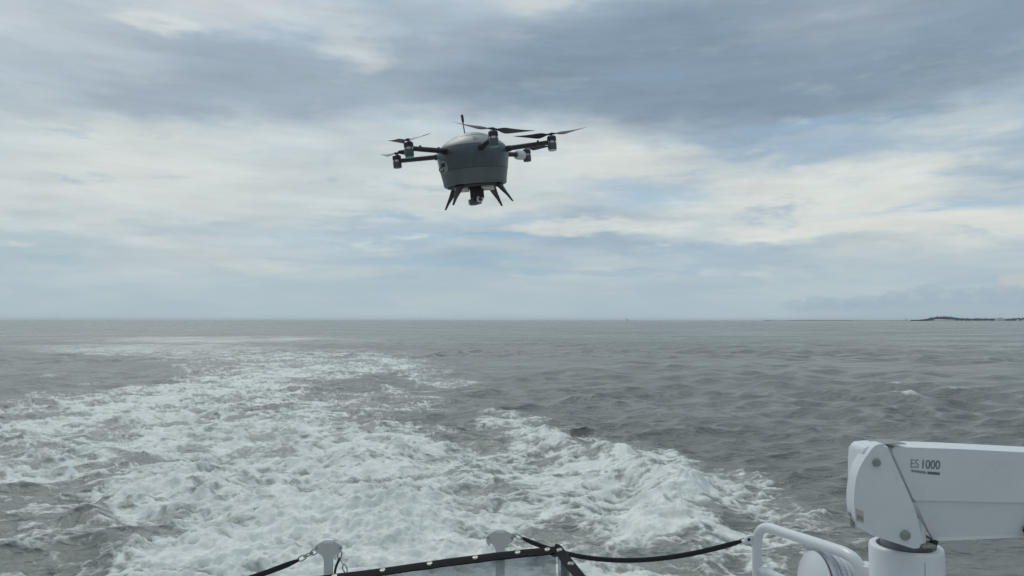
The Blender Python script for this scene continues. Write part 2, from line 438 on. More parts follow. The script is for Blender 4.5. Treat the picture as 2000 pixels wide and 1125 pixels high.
    def rnoise(scale, sx, sy):
        mp = N(t, 'ShaderNodeMapping'); L(geo.outputs['Position'], mp.inputs[0]); mp.inputs['Scale'].default_value = (sx, sy, 1); mp.inputs['Rotation'].default_value = (0, 0, 0.25)
        n = N(t, 'ShaderNodeTexNoise', noise_type='RIDGED_MULTIFRACTAL'); L(mp.outputs[0], n.inputs['Vector']); n.inputs['Scale'].default_value = scale; n.inputs['Detail'].default_value = 4
        n.inputs['Roughness'].default_value = 0.55; n.inputs['Offset'].default_value = 0.9; n.inputs['Gain'].default_value = 1.6; n.inputs['Distortion'].default_value = 0.4
        return n.outputs[0]
    bpr = N(t, 'ShaderNodeBump'); bpr.inputs['Strength'].default_value = 1.0; bpr.inputs['Distance'].default_value = 0.042
    L(rnoise(1.9, 0.6, 1.2), bpr.inputs['Height']); L(bp.outputs[0], bpr.inputs['Normal'])
    bpf = N(t, 'ShaderNodeBump'); bpf.inputs['Strength'].default_value = 1.0; bpf.inputs['Distance'].default_value = 0.9
    L(noise(0.13, 4, 0.6, 0.4, 0.6, 1.3), bpf.inputs['Height']); L(bpf.outputs[0], bp2.inputs['Normal'])
    L(bpr.outputs[0], b.inputs['Normal'])
    fb = N(t, 'ShaderNodeBsdfPrincipled')
    fb.inputs['Roughness'].default_value = 0.75; fb.inputs['Specular IOR Level'].default_value = 0.2
    fc = N(t, 'ShaderNodeMix', data_type='RGBA'); L(mr(noise(1.6, 7, 0.68, 0.5), 0.34, 0.60), fc.inputs[0])
    fc.inputs[6].default_value = (0.68, 0.69, 0.645, 1); fc.inputs[7].default_value = (0.87, 0.875, 0.83, 1)
    L(fc.outputs[2], fb.inputs['Base Color'])
    bp3 = N(t, 'ShaderNodeBump'); bp3.inputs['Strength'].default_value = 0.8; bp3.inputs['Distance'].default_value = 0.04
    L(noise(6.0, 5, 0.65, 0.4), bp3.inputs['Height']); L(bp3.outputs[0], fb.inputs['Normal'])
    ms = N(t, 'ShaderNodeMixShader'); L(fmask, ms.inputs[0]); L(b.outputs[0], ms.inputs[1]); L(fb.outputs[0], ms.inputs[2])
    L(ms.outputs[0], t.nodes['Material Output'].inputs['Surface'])
    me.materials.append(m)
    return o
build_sea()

# ---------------------------------------------------------------- mesh helpers
def link(name, bm, m, parent=None, smooth=40.0):
    me = bpy.data.meshes.new(name)
    bmesh.ops.recalc_face_normals(bm, faces=bm.faces[:])
    bm.to_mesh(me); bm.free()
    if smooth:
        me.polygons.foreach_set('use_smooth', np.ones(len(me.polygons), bool)); me.set_sharp_from_angle(angle=R(smooth))
    if m is not None: me.materials.append(m)
    o = bpy.data.objects.new(name, me); col.objects.link(o)
    if parent is not None: o.parent = parent
    return o
def thing(name, label, cat, loc=(0, 0, 0), rot=(0, 0, 0), group=None):
    o = bpy.data.objects.new(name, None); col.objects.link(o)
    o.location = loc; o.rotation_euler = rot; o.empty_display_size = 0.1
    tag(o, label, cat, group); return o
def tag(o, label, cat, group=None):
    o['label'] = label; o['category'] = cat
    if group: o['group'] = group
def add_box(bm, c, s, bev=0.0, seg=2, M=None):
    r = bmesh.ops.create_cube(bm, size=1.0)
    vs = r['verts']
    for v in vs: v.co = Vector((c[0] + v.co.x * s[0], c[1] + v.co.y * s[1], c[2] + v.co.z * s[2]))
    if M is not None:
        for v in vs: v.co = M @ v.co
    if bev:
        es = list({e for v in vs for e in v.link_edges})
        bmesh.ops.bevel(bm, geom=es, offset=bev, segments=seg, profile=0.5, affect='EDGES')
    return bm
def add_lathe(bm, prof, n=48, M=None, cap0=True, cap1=True):
    """profile of (radius, z)"""
    rings = []
    for r_, z in prof:
        ring = []
        for i in range(n):
            a = 2 * math.pi * i / n
            v = Vector((r_ * math.cos(a), r_ * math.sin(a), z))
            ring.append(bm.verts.new(M @ v if M is not None else v))
        rings.append(ring)
    for a, b in zip(rings, rings[1:]):
        for i in range(n):
            bm.faces.new((a[i], a[(i + 1) % n], b[(i + 1) % n], b[i]))
    if cap0: bm.faces.new(rings[0][::-1])
    if cap1: bm.faces.new(rings[-1])
    return bm
def add_tube(bm, pts, rad, n=12, closed=False, flat=None, up=None):
    """tube along points; rad a number or list; flat=(w,h) half sizes makes a webbing strap"""
    pts = [Vector(p) for p in pts]; m = len(pts)
    rads = rad if isinstance(rad, (list, tuple)) else [rad] * m
    tang = []
    for i in range(m):
        a = pts[(i - 1) % m] if (closed or i > 0) else pts[i]
        b = pts[(i + 1) % m] if (closed or i < m - 1) else pts[i]
        tang.append((b - a).normalized())
    ref = Vector(up) if up is not None else (Vector((0, 0, 1)) if abs(tang[0].z) < 0.9 else Vector((1, 0, 0)))
    rings = []; x = None
    for i in range(m):
        t_ = tang[i]
        if x is None or up is not None: x = ref.cross(t_).normalized() if ref.cross(t_).length > 1e-5 else Vector((1, 0, 0))
        else: x = (x - t_ * x.dot(t_)).normalized()
        y = t_.cross(x)
        ring = []
        for k in range(n):
            a = 2 * math.pi * k / n
            if flat: off = x * math.cos(a) * flat[0] * rads[i] + y * math.sin(a) * flat[1] * rads[i]
            else: off = (x * math.cos(a) + y * math.sin(a)) * rads[i]
            ring.append(bm.verts.new(pts[i] + off))
        rings.append(ring)
    pairs = list(zip(rings, rings[1:])) + ([(rings[-1], rings[0])] if closed else [])
    for a, b in pairs:
        for k in range(n): bm.faces.new((a[k], a[(k + 1) % n], b[(k + 1) % n], b[k]))
    if not closed:
        bm.faces.new(rings[0][::-1]); bm.faces.new(rings[-1])
    return bm
def spline(pts, per=8, closed=False):
    pts = [Vector(p) for p in pts]; out = []; n = len(pts)
    rng = range(n) if closed else range(n - 1)
    for i in rng:
        p0 = pts[(i - 1) % n] if (closed or i > 0) else pts[i]; p1 = pts[i]
        p2 = pts[(i + 1) % n]; p3 = pts[(i + 2) % n] if (closed or i < n - 2) else p2
        for k in range(per):
            t_ = k / per
            out.append(0.5 * ((2 * p1) + (p2 - p0) * t_ + (2 * p0 - 5 * p1 + 4 * p2 - p3) * t_ ** 2 + (-p0 + 3 * p1 - 3 * p2 + p3) * t_ ** 3))
    if not closed: out.append(pts[-1])
    return out
def round_poly(pts, rad, seg=6):
    """2D polygon with rounded corners; rad a number or one per corner"""
    out = []; n = len(pts)
    for i in range(n):
        p = Vector(pts[i]); a = Vector(pts[i - 1]); b = Vector(pts[(i + 1) % n])
        r_ = rad[i] if isinstance(rad, (list, tuple)) else rad
        da, db = (a - p), (b - p)
        q = min(r_, da.length * 0.48, db.length * 0.48)
        if q < 1e-6: out.append(p); continue
        s_, e_ = p + da.normalized() * q, p + db.normalized() * q
        for k in range(seg + 1):
            t_ = k / seg
            out.append((1 - t_) ** 2 * s_ + 2 * t_ * (1 - t_) * p + t_ * t_ * e_)
    return out
def add_prism(bm, front, back, bev=0.0, seg=3):
    """solid between two matching 3D outlines"""
    n = len(front)
    f = [bm.verts.new(p) for p in front]; b = [bm.verts.new(p) for p in back]
    ff = bm.faces.new(f); bf = bm.faces.new(b[::-1])
    for i in range(n): bm.faces.new((f[i], b[i], b[(i + 1) % n], f[(i + 1) % n]))
    if bev:
        es = list(ff.edges) + list(bf.edges)
        bmesh.ops.bevel(bm, geom=es, offset=bev, segments=seg, profile=0.5, affect='EDGES', clamp_overlap=True)
    return bm
def px_prism(outline, d0, d1, bev=0.0, seg=3):
    """outline in photo pixels measured at depth d0, pushed straight back to depth d1"""
    fr = [P(x, y, d0) for x, y in outline]
    off = Vector((0, d1 - d0, 0))
    return add_prism(bmesh.new(), fr, [p + off for p in fr], bev, seg)

# ---------------------------------------------------------------- materials
M_white = mat('white_gelcoat', (0.76, 0.77, 0.775), 0.34, var=0.03, scale=5, coat=0.15, dirt=((0.60, 0.59, 0.55), 0.35))
M_whitep = mat('white_powder_coat', (0.66, 0.68, 0.69), 0.45, var=0.05, scale=9, dirt=((0.42, 0.42, 0.40), 0.35))
M_stan = mat('shaded_white_paint', (0.57, 0.57, 0.555), 0.5, var=0.05, scale=14, dirt=((0.42, 0.42, 0.40), 0.4))  # white darkened to hold the shade on the stanchion fronts
M_deck = mat('deck_nonslip', (0.50, 0.51, 0.50), 0.8, var=0.08, scale=30, bump=0.4)
M_steel = mat('stainless_steel', (0.55, 0.55, 0.53), 0.28, 1.0, var=0.12, scale=60)
M_bolt = mat('dull_bolt_metal', (0.34, 0.35, 0.33), 0.5, 0.6, var=0.2, scale=80)
M_grom = mat('nickel_grommet', (0.62, 0.62, 0.58), 0.42, 0.7, var=0.12, scale=90)
M_web = mat('black_webbing', (0.018, 0.018, 0.020), 0.85, var=0.3, scale=120, bump=0.6)
M_strap = mat('black_vinyl_hem', (0.010, 0.011, 0.012), 0.75, var=0.25, scale=60, bump=0.3, spec=0.12)
M_slew = mat('bearing_shade_grey', (0.22, 0.23, 0.24), 0.5, var=0.15, scale=30)  # grey carries the shade in the gap between crane head and mast
M_rubber = mat('black_rubber', (0.02, 0.02, 0.022), 0.7, var=0.2, scale=50)
M_gap = mat('dark_inside', (0.03, 0.032, 0.035), 0.8)
M_hose = mat('white_hose', (0.62, 0.63, 0.66), 0.5, var=0.08, scale=20, dirt=((0.35, 0.35, 0.36), 0.4))
M_print = mat('grey_print', (0.16, 0.175, 0.20), 0.6, var=0.3, scale=300)
M_printl = mat('pale_grey_print', (0.30, 0.31, 0.325), 0.6, var=0.3, scale=300)
M_stick = mat('sticker_paper', (0.55, 0.50, 0.45), 0.6, var=0.08, scale=80)
M_stick2 = mat('sticker_print', (0.30, 0.31, 0.30), 0.6, var=0.2, scale=200)
def clear_vinyl():
    m, t, b = new_mat('clear_vinyl'); L = t.links.new
    tr = N(t, 'ShaderNodeBsdfTransparent'); tr.inputs[0].default_value = (0.74, 0.77, 0.78, 1)
    gl = N(t, 'ShaderNodeBsdfGlossy'); gl.inputs['Roughness'].default_value = 0.12; gl.inputs[0].default_value = (0.5, 0.5, 0.5, 1)
    tc = N(t, 'ShaderNodeTexCoord'); n = N(t, 'ShaderNodeTexNoise'); L(tc.outputs['Object'], n.inputs['Vector']); n.inputs['Scale'].default_value = 5; n.inputs['Detail'].default_value = 3
    bp = N(t, 'ShaderNodeBump'); bp.inputs['Strength'].default_value = 0.5; bp.inputs['Distance'].default_value = 0.02; L(n.outputs[0], bp.inputs['Height'])
    L(bp.outputs[0], gl.inputs['Normal'])
    df = N(t, 'ShaderNodeBsdfTranslucent'); df.inputs[0].default_value = (0.55, 0.57, 0.58, 1)
    n2 = N(t, 'ShaderNodeTexNoise'); L(tc.outputs['Object'], n2.inputs['Vector']); n2.inputs['Scale'].default_value = 14; n2.inputs['Detail'].default_value = 6
    mr_ = N(t, 'ShaderNodeMapRange'); L(n2.outputs[0], mr_.inputs[0]); mr_.inputs[1].default_value = 0.35; mr_.inputs[2].default_value = 0.75; mr_.inputs[3].default_value = 0.15; mr_.inputs[4].default_value = 0.38
    m0 = N(t, 'ShaderNodeMixShader'); L(mr_.outputs[0], m0.inputs[0]); L(tr.outputs[0], m0.inputs[1]); L(df.outputs[0], m0.inputs[2])
    m1 = N(t, 'ShaderNodeMixShader'); m1.inputs[0].default_value = 0.05; L(m0.outputs[0], m1.inputs[1]); L(gl.outputs[0], m1.inputs[2])
    L(m1.outputs[0], t.nodes['Material Output'].inputs['Surface'])
    return m
M_vinyl = clear_vinyl()

# ---------------------------------------------------------------- far shore
M_wood = mat('far_foliage', (0.035, 0.05, 0.04), 0.9, var=0.35, scale=0.05)
M_shore = mat('far_sand', (0.16, 0.15, 0.12), 0.9, var=0.2, scale=0.02)
M_hwall = mat('far_white_wall', (0.75, 0.75, 0.73), 0.7)
M_hroof = mat('far_grey_roof', (0.28, 0.28, 0.28), 0.7)
SHORE = 3200.0
def build_shore():
    # low land running out of the picture on the right, its point at photo x 1775
    def X(px, Y=SHORE): return (px - 1000) / F * Y
    bm = bmesh.new(); n = 90
    xs = [X(1768) + (X(2500) - X(1768)) * i / n for i in range(n + 1)]
    rows = []
    for j, (yo, zf) in enumerate(((0, 0.0), (8, 1.0), (120, 1.6), (420, 1.2), (600, 0.0))):
        rows.append([bm.verts.new((x, SHORE + yo + 60 * (1 - min(1, i / 12)), zf * 1.6 * min(1, i / 5) - (0.6 if zf == 0 else 0))) for i, x in enumerate(xs)])
    for a, b in zip(rows, rows[1:]):
        for i in range(n): bm.faces.new((a[i], a[i + 1], b[i + 1], b[i]))
    o = link('land', bm, M_shore); o['kind'] = 'structure'; o['label'] = 'low sandy point of land on the horizon'
    # low bar left of the point
    bm = bmesh.new(); Yb = 4200.0
    xs = [X(1505, Yb) + (X(1765, Yb) - X(1505, Yb)) * i / 40 for i in range(41)]
    rows = []
    for yo, zf in ((0, 0), (10, 1), (80, 1), (120, 0)):
        rows.append([bm.verts.new((x, Yb + yo, zf * (1.5 + 2.6 * max(0, perlin(np.array([i * 0.35]), np.array([0.5]), 3)[0]) + (2.4 if 6 < i < 26 else 0)) - 0.3)) for i, x in enumerate(xs)])
    for a, b in zip(rows, rows[1:]):
        for i in range(40): bm.faces.new((a[i], a[i + 1], b[i + 1], b[i]))
    o = link('sandbar', bm, M_shore); o['kind'] = 'structure'; o['label'] = 'thin low sandbar on the horizon'
    # woodland mass of many leaf clumps
    rnd = random.Random(11); bm = bmesh.new()
    prof = [(1778, 3), (1795, 5), (1808, 8), (1818, 14), (1835, 17), (1845, 18), (1858, 17), (1868, 13), (1880, 11), (1900, 11), (1930, 11), (1950, 9), (1965, 8), (1985, 12), (2000, 14), (2200, 15), (2480, 13)]
    def top(px):
        for (a, ha), (b, hb) in zip(prof, prof[1:]):
            if a <= px <= b: return ha + (hb - ha) * (px - a) / (b - a)
        return 3
    ico = bmesh.new(); bmesh.ops.create_icosphere(ico, subdivisions=1, radius=1.0)
    iv = [v.co.copy() for v in ico.verts]; ifc = [[v.index for v in f.verts] for f in ico.faces]; ico.free()
    for i in range(1500):
        px = 1779 + (rnd.random() ** 1.6) * 697
        dep = rnd.uniform(15, 160)
        h = 1.28 * top(px) * rnd.uniform(0.72, 1.04); rr = rnd.uniform(2.2, 4.5)
        c = Vector((X(px, SHORE + dep), SHORE + dep, max(1.5, h - rr * 0.8) * rnd.uniform(0.55, 1.0)))
        nv = []
        for v in iv:
            k = rnd.uniform(0.7, 1.25) * rr
            nv.append(bm.verts.new(Vector((v.x * 1.3 * k, v.y * k, v.z * 0.85 * k)) + c))
        for f in ifc: bm.faces.new([nv[q] for q in f])
    o = link('woodland', bm, M_wood, None, 0); o['kind'] = 'stuff'; o['label'] = 'dark line of trees covering the far point of land'
    # houses showing above the trees
    def house(px, w, dpt, wall, roof, base, label):
        t = thing('house', label, 'house', (X(px, SHORE + 10), SHORE + 10, 1.2), group='white houses on the far shore')
        b_ = bmesh.new(); add_box(b_, (0, 0, (base + wall) / 2), (w, dpt, base + wall)); link('wall', b_, M_hwall, t, 0)
        b_ = bmesh.new(); z = base + wall
        vs = [b_.verts.new(p) for p in ((-w / 2 - .5, -dpt / 2 - .5, z), (w / 2 + .5, -dpt / 2 - .5, z), (w / 2 + .5, dpt / 2 + .5, z), (-w / 2 - .5, dpt / 2 + .5, z), (-w / 4, 0, z + roof), (w / 4, 0, z + roof))]
        for f in ((0, 1, 5, 4), (1, 2, 5), (2, 3, 4, 5), (3, 0, 4), (0, 3, 2, 1)): b_.faces.new([vs[i] for i in f])
        link('roof', b_, M_hroof, t, 0)
        for k in (-1, 0, 1):
            b_ = bmesh.new(); add_box(b_, (k * w * 0.28, -dpt / 2 - 0.03, base + wall * 0.55), (w * 0.13, 0.1, wall * 0.4)); link('window', b_, M_gap, t, 0)
    house(1946, 9, 8, 2.5, 2, 6.5, 'smaller white house at the near end of the row above the far trees')
    house(1952, 10, 9, 4, 3, 7.5, 'taller white house in the middle of the row above the far trees')
    house(1959, 8, 8, 3, 2.5, 7, 'white house at the frame end of the row above the far trees')
    # small light hut on the tip
    t = thing('beacon_hut', 'tiny white hut on piles off the tip of the far land', 'hut', (X(1769, SHORE), SHORE, 0))
    b_ = bmesh.new(); add_box(b_, (0, 0, 8.2), (6, 6, 3)); link('cabin', b_, M_hwall, t, 0)
    b_ = bmesh.new(); add_box(b_, (0, 0, 10.1), (7, 7, 0.7)); link('roof', b_, M_hroof, t, 0)
    for sx in (-1, 1):
        for sy in (-1, 1):
            b_ = bmesh.new(); add_tube(b_, [(sx * 2.4, sy * 2.4, -1), (sx * 2.4, sy * 2.4, 6.8)], 0.35, 6); link('pile', b_, M_hroof, t, 0)
    # channel marker
    Ym = 1500.0
    t = thing('channel_marker', 'tiny pale marker post with dark top standing on the horizon', 'marker', (X(1225, Ym), Ym, 0))
    b_ = bmesh.new(); add_tube(b_, [(0, 0, -2), (0, 0, 5.0)], [0.9, 0.6], 8); link('post', b_, mat('marker_pale', (0.5, 0.48, 0.44), 0.8), t)
    b_ = bmesh.new(); add_box(b_, (0, 0, 5.9), (1.9, 0.9, 1.9), 0.1); link('topmark', b_, mat('marker_dark', (0.06, 0.07, 0.07), 0.8), t)
build_shore()

# ---------------------------------------------------------------- the boat underfoot
DECK_Z = 2.62
def build_boat():
    t = thing('motor_yacht', 'white motor yacht whose aft deck carries the rails and crane', 'boat', (0, 0, 0))
    out = [(-3.55, -9), (-3.55, 2.6), (-3.3, 3.95), (2.2, 3.95), (2.45, 2.6), (2.45, -9)]
    bm = bmesh.new(); add_prism(bm, [Vector((x, y, DECK_Z - 0.12)) for x, y in out], [Vector((x * 0.94, y - 0.25 if y > 0 else y, -0.7)) for x, y in out]); link('hull', bm, M_white, t)
    bm = bmesh.new(); add_prism(bm, [Vector((x, y + 0.02, DECK_Z)) for x, y in out], [Vector((x, y + 0.02, DECK_Z - 0.118)) for x, y in out], 0.02); link('deck', bm, M_deck, t)
    bm = bmesh.new(); add_box(bm, (-0.55, -4.6, DECK_Z + 1.1), (5.2, 6.8, 2.2), 0.12, 3); link('deckhouse', bm, M_white, t)
    bm = bmesh.new(); add_box(bm, (-0.55, -3.9, DECK_Z + 2.42), (5.9, 7.0, 0.14), 0.05, 3); link('shade_hardtop', bm, M_white, t)  # unseen overhang added to shade the stern fittings, length set by that
    for x in (-2.3, 0.4):
        bm = bmesh.new(); add_box(bm, (x, -1.19, DECK_Z + 1.35), (1.1, 0.05, 0.8), 0.02); link('window', bm, M_gap, t)
    bm = bmesh.new(); add_box(bm, (-0.95, -1.19, DECK_Z + 1.0), (0.8, 0.05, 1.9), 0.02); link('door', bm, M_white, t)
build_boat()

# ---------------------------------------------------------------- stanchions
SD = 3.7
def stanchion(px, py, label, third=False):
    """flat T head whose shoulder eyes take the lifelines; px,py = top centre in the photo"""
    s = SD / F
    base = P(px, py, SD)
    t = thing('stanchion', label, 'stanchion', (base.x, base.y, DECK_Z), group='white lifeline stanchions along the stern')
    top = base.z - DECK_Z
    prof = [(-9, 0), (9, 0), (24, 7), (28, 13), (24, 22), (13, 27), (8.6, 35), (8.6, 90), (-8.6, 90), (-8.6, 35), (-13, 27), (-24, 22), (-28, 14), (-24, 8)]
    rd = [3, 3, 3, 4, 4, 6, 6, 0, 0, 6, 6, 4, 4, 3]
    o2 = round_poly(prof, rd, 4)
    bm = bmesh.new(); add_prism(bm, [Vector((x * s, -0.007, top - y * s)) for x, y in o2], [Vector((x * s, 0.007, top - y * s)) for x, y in o2], 0.003, 2)
    link('head_plate', bm, M_stan, t)
    bm = bmesh.new(); add_tube(bm, [(0, 0, 0.0), (0, 0, top - 60 * s)], 1.0, 20, flat=(9.0 * s, 0.020), up=(0, -1, 0)); link('post', bm, M_stan, t)
    bm = bmesh.new(); add_tube(bm, [(-9.5 * s, 0, top - 1.5 * s), (9.5 * s, 0, top - 1.5 * s)], 0.012, 12); link('cap', bm, M_white, t)
    bm = bmesh.new(); add_lathe(bm, [(0.05, 0), (0.05, 0.008), (0.03, 0.014)], 24); link('foot_plate', bm, M_steel, t)
    for sx in (-1, 1):
        bm = bmesh.new(); add_tube(bm, [(sx * 23 * s, -0.0085, top - 14 * s), (sx * 23 * s, 0.0085, top - 14 * s)], 0.0062, 14); link('eye', bm, M_bolt, t)
    return t
stanchion(642, 1056, 'white stanchion with a clip and lanyard dangling from its eye')
stanchion(977, 1036, 'white stanchion rising behind the corner of the clear windscreen')
def snap_hook():
    t = bpy.data.objects['stanchion.001']; s = SD / F; top = P(977, 1036, SD).z - DECK_Z
    bm = bmesh.new(); add_tube(bm, [(-25 * s, -0.004, top - 15 * s), (-24 * s, -0.006, top - 22 * s), (-22 * s, -0.004, top - 27 * s), (-20.5 * s, 0, top - 29 * s)], [0.008, 0.0075, 0.005, 0.002], 10); link('hook', bm, M_stan, t)
snap_hook()
def link_ring(name, c, dirv, normal, a, b, w, parent, m=M_steel):
    d = Vector(dirv).normalized(); n_ = Vector(normal).normalized(); e = n_.cross(d).normalized()
    pts = [Vector(c) + d * a * math.cos(q) + e * b * math.sin(q) for q in [2 * math.pi * i / 20 for i in range(20)]]
    bm = bmesh.new(); add_tube(bm, pts, w, 7, True); return link(name, bm, m, parent)
# lifeline running off to the lower left
def lifelines():
    s = SD / F
    t = thing('lifeline', 'black webbing lifeline shackled to the stanchion and sagging out of frame', 'lifeline')
    pp = lambda x, y: P(x, y, SD)
    c_ = 0.00052
    pts = [pp(x, 1079 + c_ * (617 - x) * (x + 260)) for x in [584 - i * 12 for i in range(66)]]
    rad = [0.5, 0.8] + [1.0] * (len(pts) - 2)
    bm = bmesh.new(); add_tube(bm, pts, rad, 10, flat=(0.0085, 0.014), up=(0, 0, 1)); link('strap', bm, M_web, t)
    d = (pp(585, 1093) - pp(617, 1077)).normalized()
    link_ring('shackle', pp(614, 1078), d, (0, 1, 0), 0.022, 0.012, 0.0035, t, M_bolt)
    link_ring('chain_link', pp(602, 1083.5), d, (0.3, 0.5, 0.8), 0.024, 0.010, 0.0036, t, M_bolt)
    link_ring('chain_link', pp(590, 1090), d, (0, 1, 0), 0.025, 0.0115, 0.0036, t, M_bolt)
    # middle lifeline: from the second stanchion behind the windscreen corner to the guard rail
    t = thing('lifeline', 'black webbing lifeline hanging slack between the stanchion and the white guard rail', 'lifeline')
    A, B = P(1018, 1050, SD), P(1448, 1057, 3.3)
    n = 40; pts = []
    for i in range(n + 1):
        u = i / n; p = A.lerp(B, u); p.z -= 4 * 0.098 * u * (1 - u) * (1 + 0.25 * (0.5 - u))
        pts.append(p)
    rad = [0.6, 0.9] + [1.0] * (n - 3) + [0.9, 0.6]
    bm = bmesh.new(); add_tube(bm, pts, rad, 10, flat=(0.008, 0.0115), up=(0, 0, 1)); link('strap', bm, M_web, t)
    d = (pts[1] - pts[0]).normalized()
    link_ring('clip', P(1012, 1048.5, SD), d, (0, 1, 0.2), 0.024, 0.010, 0.0032, t, M_bolt)
    link_ring('shackle', P(1002, 1045, SD), d, (0.4, 0.4, 0.8), 0.016, 0.009, 0.003, t, M_bolt)
    d = (pts[-1] - pts[-2]).normalized()
    link_ring('clip', P(1450, 1056.5, 3.3), d, (0, 1, 0), 0.016, 0.010, 0.0032, t, M_steel)
    # lanyard hanging from the first stanchion
    t = thing('lanyard', 'black strap and wire loop dangling beside the post of the stanchion', 'lanyard')
    pts = [pp(664, 1090), pp(660, 1098), pp(656, 1108), pp(654, 1120), pp(652, 1150), pp(650, 1200)]
    bm = bmesh.new(); add_tube(bm, spline(pts, 5), 1.0, 8, flat=(0.006, 0.0095), up=(0, -1, 0)); link('strap', bm, M_web, t)
    link_ring('shackle', pp(664.5, 1072), (0, 0, 1), (0.9, 0.4, 0), 0.014, 0.007, 0.003, t, M_steel)
    link_ring('ring', pp(663.5, 1083.5), (0.25, 0, 1), (0, 1, 0), 0.019, 0.010, 0.0034, t, M_bolt)
    bm = bmesh.new(); add_tube(bm, spline([pp(663, 1091), pp(667, 1098), pp(671, 1103)], 5), 0.0022, 6); link('wire', bm, M_bolt, t)
    bm = bmesh.new(); add_tube(bm, spline([pp(671, 1103), pp(669, 1110), pp(674, 1119), pp(676.5, 1121), pp(678, 1112), pp(674, 1103)], 6, True), 0.0032, 6, True); link('wire_loop', bm, M_bolt, t)
lifelines()

# ---------------------------------------------------------------- clear windscreen with black hem
def windscreen():
    t = thing('windscreen', 'clear vinyl windscreen with black grommeted hem at the deck corner', 'windscreen', (0, 0, 0))
    # hem edges in the photo: far edge and near edge of the strip, at their own depths
    def strip(name, far, near, m=M_strap, th=0.004):
        bm = bmesh.new(); rows = []
        for a, b in zip(far, near):
            mid = a.lerp(b, 0.5) + Vector((0, 0, 0.004))
            rows.append((a, mid, b))
        up = Vector((0, -0.35, 1)).normalized() * th
        tops = [[bm.verts.new(p + up * 0.5) for p in r_] for r_ in rows]; bots = [[bm.verts.new(p - up * 0.5) for p in r_] for r_ in rows]
        for i in range(len(rows) - 1):
            for k in range(2):
                bm.faces.new((tops[i][k], tops[i][k + 1], tops[i + 1][k + 1], tops[i + 1][k])); bm.faces.new((bots[i][k], bots[i + 1][k], bots[i + 1][k + 1], bots[i][k + 1]))
            bm.faces.new((tops[i][0], tops[i + 1][0], bots[i + 1][0], bots[i][0])); bm.faces.new((tops[i][2], bots[i][2], bots[i + 1][2], tops[i + 1][2]))
        for i in (0, -1): bm.faces.new([*tops[i], *bots[i][::-1]])
        return link(name, bm, m, t, 50)
    nseg = 24; far = []; near = []
    rnd = random.Random(4)
    for i in range(nseg + 1):
        u = i / nseg                                     # 0 at far left end, 1 at the corner
        x = 330 + (1092 - 330) * u
        yf = 1067.5 + (1092 - x) * 0.1235 - 3.0 * math.sin(math.pi * min(1, max(0, (x - 760) / 332))) + rnd.uniform(-.5, .5)
        far.append(P(x, yf, 2.33)); near.append(P(x - 3, yf + 13.5 + (0.8 * u) + rnd.uniform(-.4, .4), 2.285))
    hem = strip('hem', far, near)
    cf = [P(1085, 1066.5, 2.33), P(1090, 1066.5, 2.328), P(1098, 1072, 2.32), P(1119, 1099, 2.17), P(1141, 1126, 2.04), P(1185, 1178, 1.83), P(1260, 1262, 1.57)]
    cn = [P(1079, 1083, 2.283), P(1082, 1083.5, 2.281), P(1084, 1084, 2.28), P(1101, 1105, 2.14), P(1119, 1127, 2.01), P(1158, 1180, 1.80), P(1225, 1265, 1.54)]
    side = strip('side_hem', [p + Vector((0, 0, 0.005)) for p in cf], [p + Vector((0, 0, 0.005)) for p in cn])
    # grommets: flat rings round a dark stud, set on the hem
    def grommet(fa, ne, along):
        c = fa.lerp(ne, 0.56)
        nrm = (ne - fa).cross(along).normalized()
        if nrm.z < 0: nrm = -nrm
        c = c + Vector((0, 0, 0.004)) + nrm * 0.0042
        Mx = Matrix.Translation(c) @ nrm.to_track_quat('Z', 'Y').to_matrix().to_4x4()
        bm = bmesh.new(); add_lathe(bm, [(0.0052, -0.0004), (0.0060, 0.0010), (0.0076, 0.0009), (0.0088, -0.0006), (0.0088, -0.005)], 20, Mx, False, False)
        g = link('grommet', bm, M_grom, t)
        bm = bmesh.new(); add_lathe(bm, [(0.0062, -0.0002), (0.0001, 0.0001)], 14, Mx, False, False); link('stud', bm, M_bolt, g)
    for px in (470, 562, 655, 749, 841, 930, 1013, 1071):
        f_ = (px - 330) / (1092 - 330) * nseg; i = min(nseg - 1, int(f_)); f_ -= i
        grommet(far[i].lerp(far[i + 1], f_), near[i].lerp(near[i + 1], f_), far[i + 1] - far[i])
    for i, f_ in ((2, 0.14), (3, 0.30), (4, 0.45)):
        up5 = Vector((0, 0, 0.006)); grommet(cf[i].lerp(cf[i + 1], f_) + up5, cn[i].lerp(cn[i + 1], f_) + up5, cf[i + 1] - cf[i])
    # panes: slightly billowing sheets down to the deck
    def pane(name, top, lean):
        bm = bmesh.new(); rows = []
        for k in range(9):
            v = k / 8; row = []
            for i, p in enumerate(top):
                q = Vector((p.x, p.y, p.z + (DECK_Z + 0.02 - p.z) * v)) + Vector(lean) * math.sin(math.pi * v) * (1 + 0.5 * math.sin(i * 0.7))
                row.append(bm.verts.new(q))
            rows.append(row)
        for a, b in zip(rows, rows[1:]):
            for i in range(len(top) - 1): bm.faces.new((a[i], a[i + 1], b[i + 1], b[i]))
        o = link(name, bm, M_vinyl, t, 180)
        so = o.modifiers.new('thickness', 'SOLIDIFY'); so.thickness = 0.0012
        return o
    pane('pane', [p + Vector((0, 0.010, -0.004)) for p in near[:-1]] + [near[-1] + Vector((-0.004, 0.012, -0.004))], (0, 0.03, 0))
    pane('side_pane', [p.lerp(q, 0.35) + Vector((0, 0, -0.004)) for p, q in zip(cn[2:], cf[2:])], (0.02, 0, 0))
    # corner post with a rubber cap
    c = P(1097, 1092, 2.30)
    bm = bmesh.new(); add_tube(bm, [(c.x + 0.012, c.y + 0.03, DECK_Z), (c.x + 0.012, c.y + 0.03, c.z + 0.008)], 0.013, 14); link('corner_post', bm, M_rubber, t)
